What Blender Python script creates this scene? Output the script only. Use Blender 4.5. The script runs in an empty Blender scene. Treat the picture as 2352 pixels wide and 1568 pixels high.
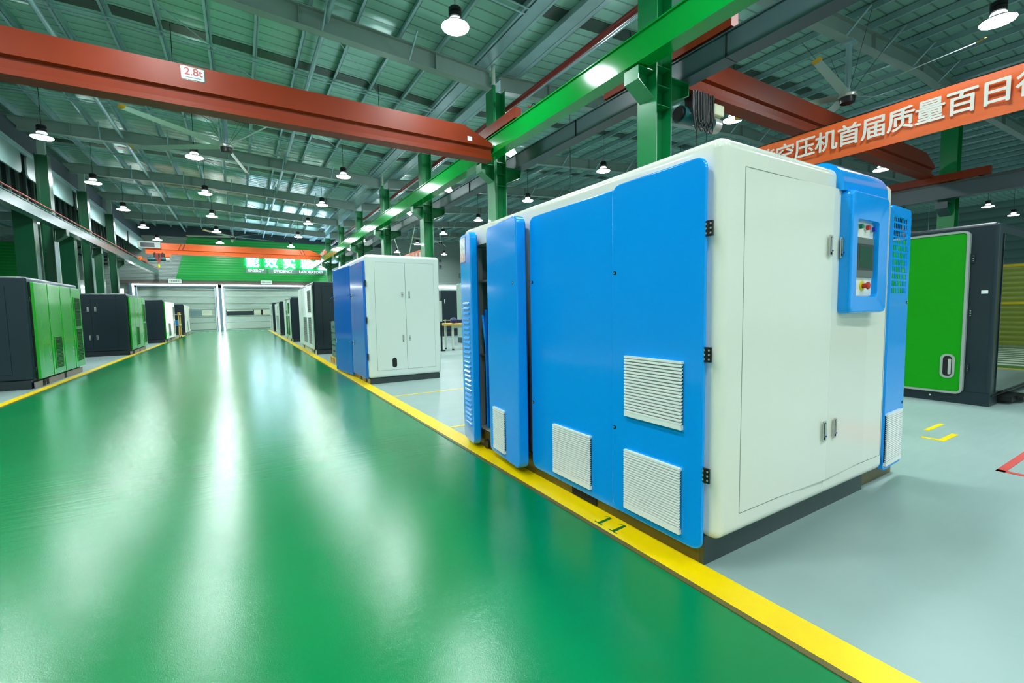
import bpy, bmesh, math, random
from mathutils import Vector, Matrix
random.seed(7)
SC = bpy.context.scene
COL = SC.collection

# ------------------------------------------------------------------ camera
F_PX = 1031.5
YAW, PITCH, ROLL = math.radians(31.02), math.radians(-4.11), math.radians(-0.99)
CAMH = 1.3
cam_d = bpy.data.cameras.new('camera'); cam = bpy.data.objects.new('camera', cam_d); COL.objects.link(cam)
cam_d.sensor_width = 36.0; cam_d.sensor_fit = 'HORIZONTAL'; cam_d.lens = F_PX * 36.0 / 2352.0
cam_d.clip_start = 0.05; cam_d.clip_end = 300
fw = Vector((math.sin(YAW)*math.cos(PITCH), math.cos(YAW)*math.cos(PITCH), math.sin(PITCH)))
rt = Vector((math.cos(YAW), -math.sin(YAW), 0)); up = rt.cross(fw)
cr, sr = math.cos(ROLL), math.sin(ROLL)
r2 = rt*cr + up*sr; u2 = up*cr - rt*sr
M = Matrix((r2, u2, -fw)).transposed().to_4x4(); M.translation = Vector((0, 0, CAMH))
cam.matrix_world = M
SC.camera = cam

# ------------------------------------------------------------------ world and exposure
SC.view_settings.view_transform = 'Standard'; SC.view_settings.look = 'None'
SC.view_settings.exposure = 0.35; SC.view_settings.gamma = 1.0; SC.view_settings.use_curve_mapping = False
w = bpy.data.worlds.new('world'); SC.world = w; w.use_nodes = True
w.node_tree.nodes['Background'].inputs[0].default_value = (0.66, 0.93, 0.95, 1)
w.node_tree.nodes['Background'].inputs[1].default_value = 0.62
LAMP_E = 200.0     # emission of the lamp lenses
LED_E = 9.0
SIGN_E = 30.0

# ------------------------------------------------------------------ materials
MATS = {}
def s2l(c):
    return tuple(((x/255.0)/12.92 if x <= 10 else (((x/255.0)+0.055)/1.055)**2.4) for x in c)
def mat(name, rgb, rough=0.5, metal=0.0, spec=0.5, coat=0.0, noise=0.0, nscale=3.0, emit=None, es=0.0, bump=0.0, bscale=40.0, stretch=None, coat_r=0.05):
    if name in MATS: return MATS[name]
    m = bpy.data.materials.new(name); m.use_nodes = True; nt = m.node_tree; b = nt.nodes['Principled BSDF']
    c = s2l(rgb)
    b.inputs['Base Color'].default_value = (*c, 1); b.inputs['Roughness'].default_value = rough
    b.inputs['Metallic'].default_value = metal; b.inputs['Specular IOR Level'].default_value = spec
    b.inputs['Coat Weight'].default_value = coat; b.inputs['Coat Roughness'].default_value = coat_r
    if emit: b.inputs['Emission Color'].default_value = (*emit, 1); b.inputs['Emission Strength'].default_value = es
    tc = None
    if noise or bump:
        tc = nt.nodes.new('ShaderNodeTexCoord'); mp = nt.nodes.new('ShaderNodeMapping')
        nt.links.new(tc.outputs['Object'], mp.inputs[0])
        if stretch: mp.inputs['Scale'].default_value = stretch
    if noise:
        n = nt.nodes.new('ShaderNodeTexNoise'); n.inputs['Scale'].default_value = nscale; n.inputs['Detail'].default_value = 6
        nt.links.new(mp.outputs[0], n.inputs['Vector'])
        r = nt.nodes.new('ShaderNodeValToRGB'); r.color_ramp.elements[0].position = 0.3; r.color_ramp.elements[1].position = 0.7
        r.color_ramp.elements[0].color = (*[x*(1-noise) for x in c], 1); r.color_ramp.elements[1].color = (*[min(1, x*(1+noise)) for x in c], 1)
        nt.links.new(n.outputs['Fac'], r.inputs[0]); nt.links.new(r.outputs[0], b.inputs['Base Color'])
    if bump:
        n = nt.nodes.new('ShaderNodeTexNoise'); n.inputs['Scale'].default_value = bscale; n.inputs['Detail'].default_value = 3
        nt.links.new(mp.outputs[0], n.inputs['Vector'])
        bp = nt.nodes.new('ShaderNodeBump'); bp.inputs['Strength'].default_value = bump; bp.inputs['Distance'].default_value = 0.01
        nt.links.new(n.outputs['Fac'], bp.inputs['Height']); nt.links.new(bp.outputs[0], b.inputs['Normal'])
    MATS[name] = m; return m
def stripes(m, axis, scale, strength=0.5, dist=0.02, dark=0.0, profile='SIN', width=.22):
    """ribbing of sheet metal: a wave along one axis as bump and a thin darker seam"""
    nt = m.node_tree; b = nt.nodes['Principled BSDF']
    tc = nt.nodes.new('ShaderNodeTexCoord'); wv = nt.nodes.new('ShaderNodeTexWave')
    wv.bands_direction = axis; wv.wave_profile = profile; wv.inputs['Scale'].default_value = scale
    nt.links.new(tc.outputs['Object'], wv.inputs['Vector'])
    bp = nt.nodes.new('ShaderNodeBump'); bp.inputs['Strength'].default_value = strength; bp.inputs['Distance'].default_value = dist
    nt.links.new(wv.outputs['Fac'], bp.inputs['Height']); nt.links.new(bp.outputs[0], b.inputs['Normal'])
    if dark:
        r = nt.nodes.new('ShaderNodeValToRGB'); c = list(b.inputs['Base Color'].default_value)[:3]
        r.color_ramp.elements[0].position = 0.0; r.color_ramp.elements[0].color = (*[x*(1-dark) for x in c], 1)
        r.color_ramp.elements[1].position = width; r.color_ramp.elements[1].color = (*c, 1)
        nt.links.new(wv.outputs['Fac'], r.inputs[0]); nt.links.new(r.outputs[0], b.inputs['Base Color'])
    return m

WHITE = mat('white_enamel', (242, 240, 226), 0.2, spec=0.5, coat=0.3)
BLUE = mat('blue_enamel', (8, 160, 252), 0.12, coat=0.1, spec=.4)
BLUE2 = mat('deep_blue_enamel', (0, 108, 212), 0.14, coat=0.1, spec=.4)
GREEN = mat('green_enamel', (4, 158, 8), 0.14, coat=0.1, spec=.45)
GREENM = mat('bright_green_panel', (0, 148, 0), 0.4, spec=.25)
SLATE = mat('slate_enamel', (20, 38, 46), 0.34, coat=0.08, spec=.4, noise=0.05, nscale=1.5)
SLATEG = mat('glossy_slate_panel', (20, 36, 38), 0.06, coat=1.0, coat_r=0.03)
PLINTH = mat('plinth_slate', (40, 56, 56), 0.28, coat=0.3)
OLIVE = mat('brown_skid_yellow_reflection', (98, 84, 30), 0.3)  # brown of the skid block; on plinth sides, yellow line's reflection painted in
GREYTRIM = mat('grey_rubber_trim', (150, 160, 152), 0.5)
GRILLE = mat('grille_plastic', (250, 250, 244), 0.4)
BLACK = mat('black_plastic', (12, 14, 16), 0.4)
DARK = mat('dark_void', (8, 14, 14), 0.8)
STEEL = mat('brushed_steel', (196, 200, 192), 0.3, metal=0.45)
CHROME = mat('chrome', (220, 222, 220), 0.12, metal=1.0)
GALV = mat('galvanised_steel', (150, 182, 188), 0.36, metal=0.4, noise=0.1, nscale=2)
RAFTER = mat('grey_painted_steel', (128, 150, 142), 0.5, noise=0.06, nscale=1.2)
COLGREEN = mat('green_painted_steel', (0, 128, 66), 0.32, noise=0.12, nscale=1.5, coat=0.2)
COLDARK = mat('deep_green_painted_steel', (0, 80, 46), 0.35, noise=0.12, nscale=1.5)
RUNGREEN = mat('runway_green', (0, 140, 46), 0.14, coat=0.25, spec=.4, noise=0.08, nscale=0.6)
RUNGREY = mat('runway_slate', (58, 76, 82), 0.4, noise=0.1, nscale=1)
FLANGE = mat('bare_flange_edge', (120, 145, 128), 0.5)
RAIL = mat('rusty_rail', (92, 66, 34), 0.6)
ORANGE = mat('crane_red_oxide', (124, 42, 12), 0.45, spec=.25, noise=0.08, nscale=1.4)
ORANGE2 = mat('crane_orange', (222, 92, 20), 0.35, noise=0.06, nscale=1.4)
REDP = mat('red_pipe', (140, 28, 24), 0.4)
WPIPE = mat('white_pipe', (196, 208, 194), 0.4)
YELLOW = mat('yellow_paint', (255, 214, 0), 0.32, noise=0.05, nscale=6, spec=.35)
BROWN = mat('brown_edge', (104, 92, 44), 0.4)
BANNER = mat('banner_cloth', (255, 112, 54), 0.36, noise=0.1, nscale=3, bump=0.5, bscale=5, stretch=(1, 0.6, 2.2))
BANTXT = mat('banner_text', (250, 244, 232), 0.5)
SHEET = stripes(mat('roof_sheet', (150, 196, 182), 0.26, metal=0.25), 'Y', 0.95, 0.35, 0.015, dark=0.5, width=.07)
WSHEET = stripes(mat('wall_sheet', (140, 156, 150), 0.45), 'Z', 3.0, 0.5, 0.03, dark=0.3)
GWALL = stripes(mat('green_wall_sheet', (0, 150, 60), 0.35), 'Z', 1.6, 0.25, 0.02)
TEALW = mat('teal_fascia', (96, 132, 122), 0.5, noise=0.1, nscale=0.5)
PALEW = mat('pale_fascia', (124, 152, 148), 0.5, noise=0.08, nscale=0.6)
DARKW = mat('dark_slate_wall', (40, 56, 66), 0.6)
DOORF = mat('door_fabric', (172, 190, 180), 0.4, noise=0.05, nscale=1.0)
DOORRIB = mat('door_rib', (190, 206, 200), 0.2, metal=0.6)
POST = mat('door_post', (66, 84, 92), 0.35)
LINTEL = mat('lintel_brown', (86, 80, 72), 0.6)
SIGNW = mat('sign_board_white', (225, 235, 228), 0.4)
SIGNG = mat('sign_text_grey', (90, 100, 98), 0.5)
WOOD = mat('pine_wood', (206, 170, 84), 0.6, noise=0.15, nscale=6, stretch=(1, 6, 1))
BWIN = mat('window_glass', (120, 150, 150), 0.1, spec=0.8)
REDB = mat('red_plastic', (205, 44, 20), 0.3); YELB = mat('yellow_plastic', (226, 214, 20), 0.3)
GRNB = mat('green_button', (10, 120, 84), 0.3); BLUB = mat('blue_button', (10, 50, 190), 0.3)
SCREEN = mat('screen_glass', (30, 78, 56), 0.4, spec=.2)
BEZEL = mat('screen_bezel', (104, 112, 106), 0.4); BEZD = mat('screen_border', (44, 50, 48), 0.3)
TEALM = mat('teal_motor', (14, 84, 84), 0.35)
CABLE = mat('black_cable', (10, 12, 12), 0.5)
REDC = mat('red_cable', (170, 60, 46), 0.5)
LAMPG = mat('lamp_lens', (255, 255, 255), 0.4, emit=(0.86, 0.97, 1.0), es=LAMP_E)
LAMPS = mat('lamp_refractor', (240, 250, 245), 0.3, emit=(0.86, 0.97, 1.0), es=3.0)
LAMPR = mat('lamp_reflector', (150, 168, 164), 0.35, metal=0.4)
LED = mat('led_tube', (255, 255, 255), 0.4, emit=(0.9, 1.0, 0.98), es=LED_E)
SIGNL = mat('sign_light', (255, 255, 255), 0.4, emit=(0.52, 0.64, 1.0), es=SIGN_E)
LETTER = mat('letter_white', (230, 245, 240), 0.4, emit=(0.8, 1.0, 0.95), es=0.5)
PLATE = mat('letter_plate', (110, 140, 125), 0.5)
REDF = mat('red_floor_paint', (205, 70, 62), 0.5)
PAPER = mat('white_label', (225, 230, 225), 0.5)
LABELM = mat('printed_label', (190, 205, 205), 0.15, noise=0.35, nscale=30, coat=0.8)
TIP = mat('yellow_tip', (200, 150, 20), 0.4)
FANM = mat('fan_aluminium', (165, 185, 175), 0.4, metal=0.4)

def floor_mat(name, rgb, rough, scuff, streak, spec=0.5, coat=0.0):
    m = mat(name, rgb, rough, spec=spec); nt = m.node_tree; b = nt.nodes['Principled BSDF']; c = s2l(rgb)
    L = nt.links.new
    tc = nt.nodes.new('ShaderNodeTexCoord')
    n = nt.nodes.new('ShaderNodeTexNoise'); n.inputs['Scale'].default_value = 0.7; n.inputs['Detail'].default_value = 5; L(tc.outputs['Object'], n.inputs['Vector'])
    r = nt.nodes.new('ShaderNodeValToRGB'); r.color_ramp.elements[0].position = .35; r.color_ramp.elements[1].position = .7
    r.color_ramp.elements[0].color = (*[x*.9 for x in c], 1); r.color_ramp.elements[1].color = (*[x*1.08 for x in c], 1)
    L(n.outputs['Fac'], r.inputs[0])
    # dark scuffs: thresholded stretched noise
    mp = nt.nodes.new('ShaderNodeMapping'); mp.inputs['Scale'].default_value = (3.0, 11.0, 1); mp.inputs['Rotation'].default_value = (0, 0, .5); L(tc.outputs['Object'], mp.inputs[0])
    n2 = nt.nodes.new('ShaderNodeTexNoise'); n2.inputs['Scale'].default_value = 1.6; n2.inputs['Detail'].default_value = 8; n2.inputs['Roughness'].default_value = .7; L(mp.outputs[0], n2.inputs['Vector'])
    r3 = nt.nodes.new('ShaderNodeValToRGB'); r3.color_ramp.elements[0].position = .70; r3.color_ramp.elements[1].position = .76
    r3.color_ramp.elements[0].color = (0, 0, 0, 1); r3.color_ramp.elements[1].color = (scuff, scuff, scuff, 1); L(n2.outputs['Fac'], r3.inputs[0])
    mx = nt.nodes.new('ShaderNodeMixRGB'); mx.inputs[2].default_value = (0.03, 0.05, 0.05, 1); L(r3.outputs[0], mx.inputs[0]); L(r.outputs[0], mx.inputs[1]); L(mx.outputs[0], b.inputs['Base Color'])
    # brushed trowel marks across the aisle and fine orange peel
    mp2 = nt.nodes.new('ShaderNodeMapping'); mp2.inputs['Scale'].default_value = (1.0, 9.0, 1); L(tc.outputs['Object'], mp2.inputs[0])
    n4 = nt.nodes.new('ShaderNodeTexNoise'); n4.inputs['Scale'].default_value = 2.2; n4.inputs['Detail'].default_value = 6; L(mp2.outputs[0], n4.inputs['Vector'])
    n5 = nt.nodes.new('ShaderNodeTexNoise'); n5.inputs['Scale'].default_value = 220; n5.inputs['Detail'].default_value = 2; L(tc.outputs['Object'], n5.inputs['Vector'])
    b1 = nt.nodes.new('ShaderNodeBump'); b1.inputs['Strength'].default_value = streak; b1.inputs['Distance'].default_value = .004; L(n4.outputs['Fac'], b1.inputs['Height'])
    b2 = nt.nodes.new('ShaderNodeBump'); b2.inputs['Strength'].default_value = .3; b2.inputs['Distance'].default_value = .0015; L(n5.outputs['Fac'], b2.inputs['Height']); L(b1.outputs[0], b2.inputs['Normal'])
    L(b2.outputs[0], b.inputs['Normal'])
    rr = nt.nodes.new('ShaderNodeMapRange'); rr.inputs[3].default_value = rough*.8; rr.inputs[4].default_value = rough*1.25; L(n4.outputs['Fac'], rr.inputs[0]); L(rr.outputs[0], b.inputs['Roughness'])
    return m
FGREEN = floor_mat('green_epoxy', (0, 126, 66), 0.18, 0.0, 0.2, spec=0.34)
FGREY = floor_mat('grey_epoxy', (152, 175, 170), 0.34, 0.75, 0.2, spec=0.4)

# ------------------------------------------------------------------ mesh building
class Fr:
    """local frame: origin + u, v, n axes"""
    def __init__(s, o, u, v, n=None):
        s.o = Vector(o); s.u = Vector(u).normalized(); s.v = Vector(v).normalized(); s.n = Vector(n).normalized() if n else s.u.cross(s.v)
    def p(s, a, b, c): return s.o + s.u*a + s.v*b + s.n*c
W0 = Fr((0, 0, 0), (1, 0, 0), (0, 1, 0), (0, 0, 1))
class MB:
    def __init__(s): s.v = []; s.f = []; s.m = []; s.slots = []
    def mi(s, m):
        if m not in s.slots: s.slots.append(m)
        return s.slots.index(m)
    def add(s, vs, fs, m):
        o = len(s.v); s.v += [tuple(x) for x in vs]; k = s.mi(m)
        for f in fs: s.f.append(tuple(i+o for i in f)); s.m.append(k)
    def box(s, m, a0, a1, b0, b1, c0, c1, fr=W0):
        vs = [fr.p(a, b, c) for a in (a0, a1) for b in (b0, b1) for c in (c0, c1)]
        s.add(vs, [(0,1,3,2),(4,6,7,5),(0,4,5,1),(2,3,7,6),(0,2,6,4),(1,5,7,3)], m); return s
    def rplate(s, m, a0, a1, b0, b1, c0, c1, r=.03, bev=.006, fr=W0, seg=6):
        def ring(ins, c):
            rr = max(r-ins, 1e-4); out = []
            for cx, cy, t0 in ((a1-ins-rr, b1-ins-rr, 0), (a0+ins+rr, b1-ins-rr, 90), (a0+ins+rr, b0+ins+rr, 180), (a1-ins-rr, b0+ins+rr, 270)):
                for k in range(seg+1):
                    t = math.radians(t0+90*k/seg); out.append(fr.p(cx+rr*math.cos(t), cy+rr*math.sin(t), c))
            return out
        n = 4*(seg+1); R = [ring(0, c0), ring(0, c1-bev), ring(bev*.3, c1-bev*.3), ring(bev, c1)]
        vs = sum(R, []); fs = [tuple(range(n-1, -1, -1)), tuple(range(3*n, 4*n))]
        for k in range(3):
            for i in range(n): j = (i+1) % n; fs.append((k*n+i, k*n+j, (k+1)*n+j, (k+1)*n+i))
        s.add(vs, fs, m); return s
    def ringplate(s, m, a0, a1, b0, b1, c0, c1, bw, r=.03, fr=W0, seg=6, r2=None):
        """rounded frame: outer rounded rect with a rounded hole"""
        def rect(x0, x1, y0, y1, rr, c):
            o = []
            for cx, cy, t0 in ((x1-rr, y1-rr, 0), (x0+rr, y1-rr, 90), (x0+rr, y0+rr, 180), (x1-rr, y0+rr, 270)):
                for k in range(seg+1):
                    t = math.radians(t0+90*k/seg); o.append(fr.p(cx+rr*math.cos(t), cy+rr*math.sin(t), c))
            return o
        bl, br, bb, bt = bw if isinstance(bw, tuple) else (bw,)*4
        ri = r2 if r2 is not None else max(r-min(bl, br), .002); n = 4*(seg+1)
        vs = rect(a0, a1, b0, b1, r, c0)+rect(a0, a1, b0, b1, r, c1)+rect(a0+bl, a1-br, b0+bb, b1-bt, ri, c0)+rect(a0+bl, a1-br, b0+bb, b1-bt, ri, c1)
        fs = []
        for i in range(n):
            j = (i+1) % n
            fs += [(i, j, n+j, n+i), (n+i, n+j, 3*n+j, 3*n+i), (3*n+i, 3*n+j, 2*n+j, 2*n+i), (2*n+i, 2*n+j, j, i)]
        s.add(vs, fs, m); return s
    def cyl(s, m, p0, p1, r0, r1=None, seg=20, caps=True):
        r1 = r0 if r1 is None else r1; p0 = Vector(p0); p1 = Vector(p1); d = (p1-p0).normalized()
        a = d.orthogonal().normalized(); b = d.cross(a); vs = []
        for p, r in ((p0, r0), (p1, r1)):
            for k in range(seg): t = 2*math.pi*k/seg; vs.append(p+a*(r*math.cos(t))+b*(r*math.sin(t)))
        fs = [(k, (k+1) % seg, seg+(k+1) % seg, seg+k) for k in range(seg)]
        if caps: fs += [tuple(range(seg-1, -1, -1)), tuple(range(seg, 2*seg))]
        s.add(vs, fs, m); return s
    def lathe(s, m, prof, org, seg=28, axis=None):
        """prof: (radius, height); axis up by default"""
        d = Vector(axis or (0, 0, 1)).normalized(); a = d.orthogonal().normalized(); b = d.cross(a); org = Vector(org); vs = []
        for r, h in prof:
            for k in range(seg): t = 2*math.pi*k/seg; vs.append(org+d*h+a*(r*math.cos(t))+b*(r*math.sin(t)))
        fs = [(i*seg+k, i*seg+(k+1) % seg, (i+1)*seg+(k+1) % seg, (i+1)*seg+k) for i in range(len(prof)-1) for k in range(seg)]
        fs += [tuple(range(seg-1, -1, -1)), tuple(range((len(prof)-1)*seg, len(prof)*seg))]
        s.add(vs, fs, m); return s
    def tube(s, m, pts, r, seg=8):
        pts = [Vector(p) for p in pts]; vs = []; n = len(pts); a = None
        for i, p in enumerate(pts):
            d = (pts[min(i+1, n-1)]-pts[max(i-1, 0)]).normalized()
            a = d.orthogonal().normalized() if a is None else (a-d*a.dot(d)).normalized()
            b = d.cross(a)
            for k in range(seg): t = 2*math.pi*k/seg; vs.append(p+a*(r*math.cos(t))+b*(r*math.sin(t)))
        fs = [(i*seg+k, i*seg+(k+1) % seg, (i+1)*seg+(k+1) % seg, (i+1)*seg+k) for i in range(n-1) for k in range(seg)]
        fs += [tuple(range(seg-1, -1, -1)), tuple(range((n-1)*seg, n*seg))]
        s.add(vs, fs, m); return s
    def loft(s, m, sections):
        """sections: lists of points, same count, closed loops"""
        n = len(sections[0]); vs = sum([[Vector(p) for p in q] for q in sections], [])
        fs = [(i*n+k, i*n+(k+1) % n, (i+1)*n+(k+1) % n, (i+1)*n+k) for i in range(len(sections)-1) for k in range(n)]
        fs += [tuple(range(n-1, -1, -1)), tuple(range((len(sections)-1)*n, len(sections)*n))]
        s.add(vs, fs, m); return s
    def rbox(s, m, x0, x1, y0, y1, z0, z1, r=.05, seg=5):
        bm = bmesh.new(); bmesh.ops.create_cube(bm, size=1)
        for v in bm.verts: v.co = Vector((x0+(v.co.x+.5)*(x1-x0), y0+(v.co.y+.5)*(y1-y0), z0+(v.co.z+.5)*(z1-z0)))
        bmesh.ops.bevel(bm, geom=bm.edges[:], offset=r, segments=seg, profile=.5, affect='EDGES')
        bm.verts.index_update(); s.add([v.co.copy() for v in bm.verts], [tuple(v.index for v in f.verts) for f in bm.faces], m); bm.free(); return s

def wloc(o):
    p = Vector((0, 0, 0))
    while o is not None: p += o.location; o = o.parent
    return p
def obj(name, mb, parent=None, origin=None):
    me = bpy.data.meshes.new(name)
    base = wloc(parent) if parent else Vector(origin or (0, 0, 0))
    me.from_pydata([tuple(Vector(v)-base) for v in mb.v], [], mb.f)
    for m in mb.slots: me.materials.append(m)
    me.polygons.foreach_set('material_index', mb.m)
    bm = bmesh.new(); bm.from_mesh(me); bmesh.ops.recalc_face_normals(bm, faces=bm.faces[:]); bm.to_mesh(me); bm.free()
    me.polygons.foreach_set('use_smooth', [True]*len(me.polygons)); me.set_sharp_from_angle(angle=math.radians(40)); me.update()
    o = bpy.data.objects.new(name, me); COL.objects.link(o)
    wn = o.modifiers.new('normals', 'WEIGHTED_NORMAL'); wn.keep_sharp = True; wn.weight = 90
    if parent: o.parent = parent
    else: o.location = base
    return o
def tag(o, label, cat, group=None, kind=None):
    o['label'] = label; o['category'] = cat
    if group: o['group'] = group
    if kind: o['kind'] = kind
    return o
def thing(name, label, cat, loc, group=None):
    o = bpy.data.objects.new(name, None); COL.objects.link(o); o.location = loc; o.empty_display_size = .2
    return tag(o, label, cat, group)
def struct(name, mb, origin=None):
    o = obj(name, mb, None, origin); o['kind'] = 'structure'; return o
def copytree(o, parent=None):
    c = o.copy(); COL.objects.link(c)
    if parent: c.parent = parent
    for ch in list(o.children): copytree(ch, c)
    return c
def text(body, size, m, name, parent, fr, a, b, c, depth=.004, align='CENTER', sx=1.0, bold=0.0, space=1.0, dup=0.0):
    cu = bpy.data.curves.new(name, 'FONT'); cu.body = body; cu.size = size; cu.align_x = align; cu.align_y = 'CENTER'; cu.extrude = depth; cu.offset = bold; cu.space_character = space
    t = bpy.data.objects.new(name+'_c', cu); COL.objects.link(t); bpy.context.view_layer.update()
    me = bpy.data.meshes.new_from_object(t.evaluated_get(bpy.context.evaluated_depsgraph_get())); bpy.data.objects.remove(t); bpy.data.curves.remove(cu)
    if dup:
        bm = bmesh.new(); src = me.copy()
        for i, (dx, dy) in enumerate(((0, 0), (dup, 0), (-dup, 0), (0, dup), (0, -dup))):
            n0 = len(bm.verts); bm.from_mesh(src); bm.verts.ensure_lookup_table()
            for v in bm.verts[n0:]: v.co.x += dx; v.co.y += dy; v.co.z += i*.0006
        bm.to_mesh(me); bm.free(); bpy.data.meshes.remove(src)
    base = wloc(parent) if parent else Vector((0, 0, 0))
    for v in me.vertices: v.co = fr.p(a+v.co.x*sx, b+v.co.y, c+v.co.z) - base
    me.materials.clear(); me.materials.append(m); me.name = name
    o = bpy.data.objects.new(name, me); COL.objects.link(o)
    if parent: o.parent = parent
    return o
ORD = ['first', 'second', 'third', 'fourth', 'fifth', 'sixth', 'seventh', 'eighth', 'ninth', 'tenth', 'eleventh', 'twelfth', 'thirteenth', 'fourteenth', 'fifteenth', 'sixteenth']

# ------------------------------------------------------------------ layout constants
S = 5.35               # bay length along the aisle
YW = 42.9              # far wall
XL, XR = -5.63, 6.05   # column rows either side of the aisle bay
XR2 = 20.1             # far column row of the right bay
Y0 = -14.0

# ================================================================== SETTING
m = MB()
m.box(FGREY, -16, 46, Y0, YW, -.12, 0); struct('floor', m)
m = MB()
m.box(FGREEN, -3.06, 1.75, Y0, 39.6, 0, .0015); m.box(FGREEN, -16, 20, 39.6, YW-.02, 0, .0015); struct('floor_aisle', m)
m = MB(); m.box(YELLOW, 1.755, 1.925, Y0, 39.4, 0, .004); m.box(BROWN, 1.725, 1.755, Y0, 39.4, 0, .006); m.box(YELLOW, 1.925, 6, 39.4, 39.55, 0, .004)
struct('floor_marking', m)
m = MB(); m.box(YELLOW, -3.21, -3.075, Y0, 39.4, 0, .004); m.box(BROWN, -3.075, -3.04, Y0, 39.4, 0, .006); struct('floor_marking', m)
m = MB()
for k in range(12): m.box(PAPER, -2.9+k*.42, -2.68+k*.42, 39.75, 39.86, .0015, .004)
struct('floor_marking', m)
m = MB(); m.box(YELLOW, 1.93, 6, 6.74, 6.78, 0, .003); struct('floor_marking', m)
m = MB(); m.box(YELLOW, 1.93, 2.6, 4.55, 4.59, 0, .003); struct('floor_marking', m)
m = MB(); m.box(YELLOW, 5.55, 5.95, 1.45, 1.5, 0, .003); m.box(YELLOW, 5.55, 5.6, 1.5, 1.62, 0, .003); m.box(YELLOW, 5.9, 6.35, 1.66, 1.7, 0, .003); struct('floor_marking', m)
# numerals on the yellow line, cross mark on the green paint
NG = mat('numeral_green', (20, 100, 30), .5)
m = MB()
for y in (1.99, 1.87):
    m.add([(1.785, y-.012, .005), (1.785, y+.010, .005), (1.895, y+.018, .005), (1.895, y-.002, .005)], [(0, 1, 2, 3)], NG)
    m.box(NG, 1.78, 1.788, y-.035, y+.033, .0045, .005); m.add([(1.895, y+.018, .005), (1.895, y+.010, .005), (1.872, y+.045, .005), (1.877, y+.048, .005)], [(0, 1, 2, 3)], NG)
struct('floor_marking', m)
# red hatched keep-clear box on the grey floor
m = MB(); cx, cy = 4.78, .62
m.box(REDF, 4.9, 5.9, .93, .98, 0, .003); m.box(REDF, 4.9, 5.9, .2, .25, 0, .003); m.box(REDF, 4.9, 4.95, .2, .98, 0, .003)
for k in range(5): m.box(REDF, 5.04+k*.16, 5.12+k*.16, .34, .84, 0, .003)
struct('floor_marking', m)

m = MB(); m.box(FGREEN, 12.6, 18.4, Y0, 1.15, 0, .0015); m.box(YELLOW, 12.45, 12.6, Y0, 1.15, 0, .003)  # unseen crossing, added so the glossy side panel has markings to reflect
for k in range(9): m.box(PAPER, 13.2+k*.55, 13.45+k*.55, -1.9, .95, .0015, .003)
struct('floor_marking', m)
# ---- roof
def zb(x):   # underside of the rafters
    if x < XR: return 7.02 + min(1.0, (XR-x)/8.0)*.46
    if x < 17: return 7.02 + (x-XR)*.07
    if x < XR2: return 7.786 - (x-17)*.03
    return 7.69 + (min(x, 36)-XR2)*.03
def zr(x): return zb(x)+.42     # top of the rafters
def zs(x): return zr(x)+.2      # roof sheet
m = MB(); xs = [-7.1, -4, -2, 0, 2, 4, XR, 8, 10, 12, 14, 16, 18, XR2, 26, 36, 46]
for a, b in zip(xs[:-1], xs[1:]):
    m.add([(a, Y0, zs(a)), (b, Y0, zs(b)), (b, YW, zs(b)), (a, YW, zs(a)), (a, Y0, zs(a)+.1), (b, Y0, zs(b)+.1), (b, YW, zs(b)+.1), (a, YW, zs(a)+.1)],
          [(0,1,2,3),(4,7,6,5),(0,4,5,1),(3,2,6,7)], SHEET)
struct('ceiling', m)
m = MB(); m.box(SHEET, 46, 49.2, Y0, YW, 8.7, 8.8); struct('ceiling', m)
def rafter(y, x0, x1, braces=True):
    n = max(2, int((x1-x0)/1.5)); xs = [x0+(x1-x0)*i/n for i in range(n+1)]; mb = MB()
    def sec(x, hy, za, zb_): return [(x, y-hy, za), (x, y+hy, za), (x, y+hy, zb_), (x, y-hy, zb_)]
    mb.loft(RAFTER, [sec(x, .006, zb(x)+.012, zr(x)-.012) for x in xs])
    mb.loft(RAFTER, [sec(x, .11, zb(x), zb(x)+.014) for x in xs])
    mb.loft(RAFTER, [sec(x, .11, zr(x)-.014, zr(x)) for x in xs])
    for x in xs[1:-1:2]: mb.box(RAFTER, x-.006, x+.006, y-.1, y+.1, zb(x), zr(x))
    o = struct('rafter', mb)
    if braces:
        for i in range(1, int((x1-x0)/1.9)):
            x = x0+i*1.9+.4
            b = MB(); b.cyl(GALV, (x, y-.1, zb(x)+.02), (x+.05, y-.55, zs(x)-.16), .022, seg=6); obj('fly_brace', b, o)
for k in range(0, 8):
    rafter(S*k, -6.2, XR-.17); rafter(S*k, XR+.17, XR2-.15)
    rafter(S*k, XR2+.2, 40, False)
px = [-6.0 + .95*i for i in range(13)]
for x in px + [6.75+.98*i for i in range(14)] + [20.9+1.25*i for i in range(15)]:
    if abs(x-XR) < .15: continue
    z0 = zr(x)+.003; m = MB()
    m.box(GALV, x-.004, x+.004, Y0, YW-.3, z0, z0+.19); m.box(GALV, x-.06, x+.004, Y0, YW-.3, z0, z0+.008); m.box(GALV, x-.004, x+.06, Y0, YW-.3, z0+.182, z0+.19)
    struct('purlin', m)
# valley gutters and ridge pipes
for x, nm in ((XR-.45, 0), (XR+.45, 0), (XR2-.5, 0)):
    m = MB(); z0 = zr(x)-.02; m.box(GALV, x-.13, x+.13, Y0, YW-.3, z0+.03, z0+.2); m.box(GALV, x-.18, x-.12, Y0, YW-.3, z0+.02, z0+.06); m.box(GALV, x+.12, x+.18, Y0, YW-.3, z0+.02, z0+.06); struct('gutter_beam', m)
for x, z in ((1.9, 7.55), (-3.3, 7.66)):
    m = MB(); m.cyl(GALV, (x, Y0, z), (x, YW-.3, z), .055, seg=12); struct('roof_pipe', m)
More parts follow.
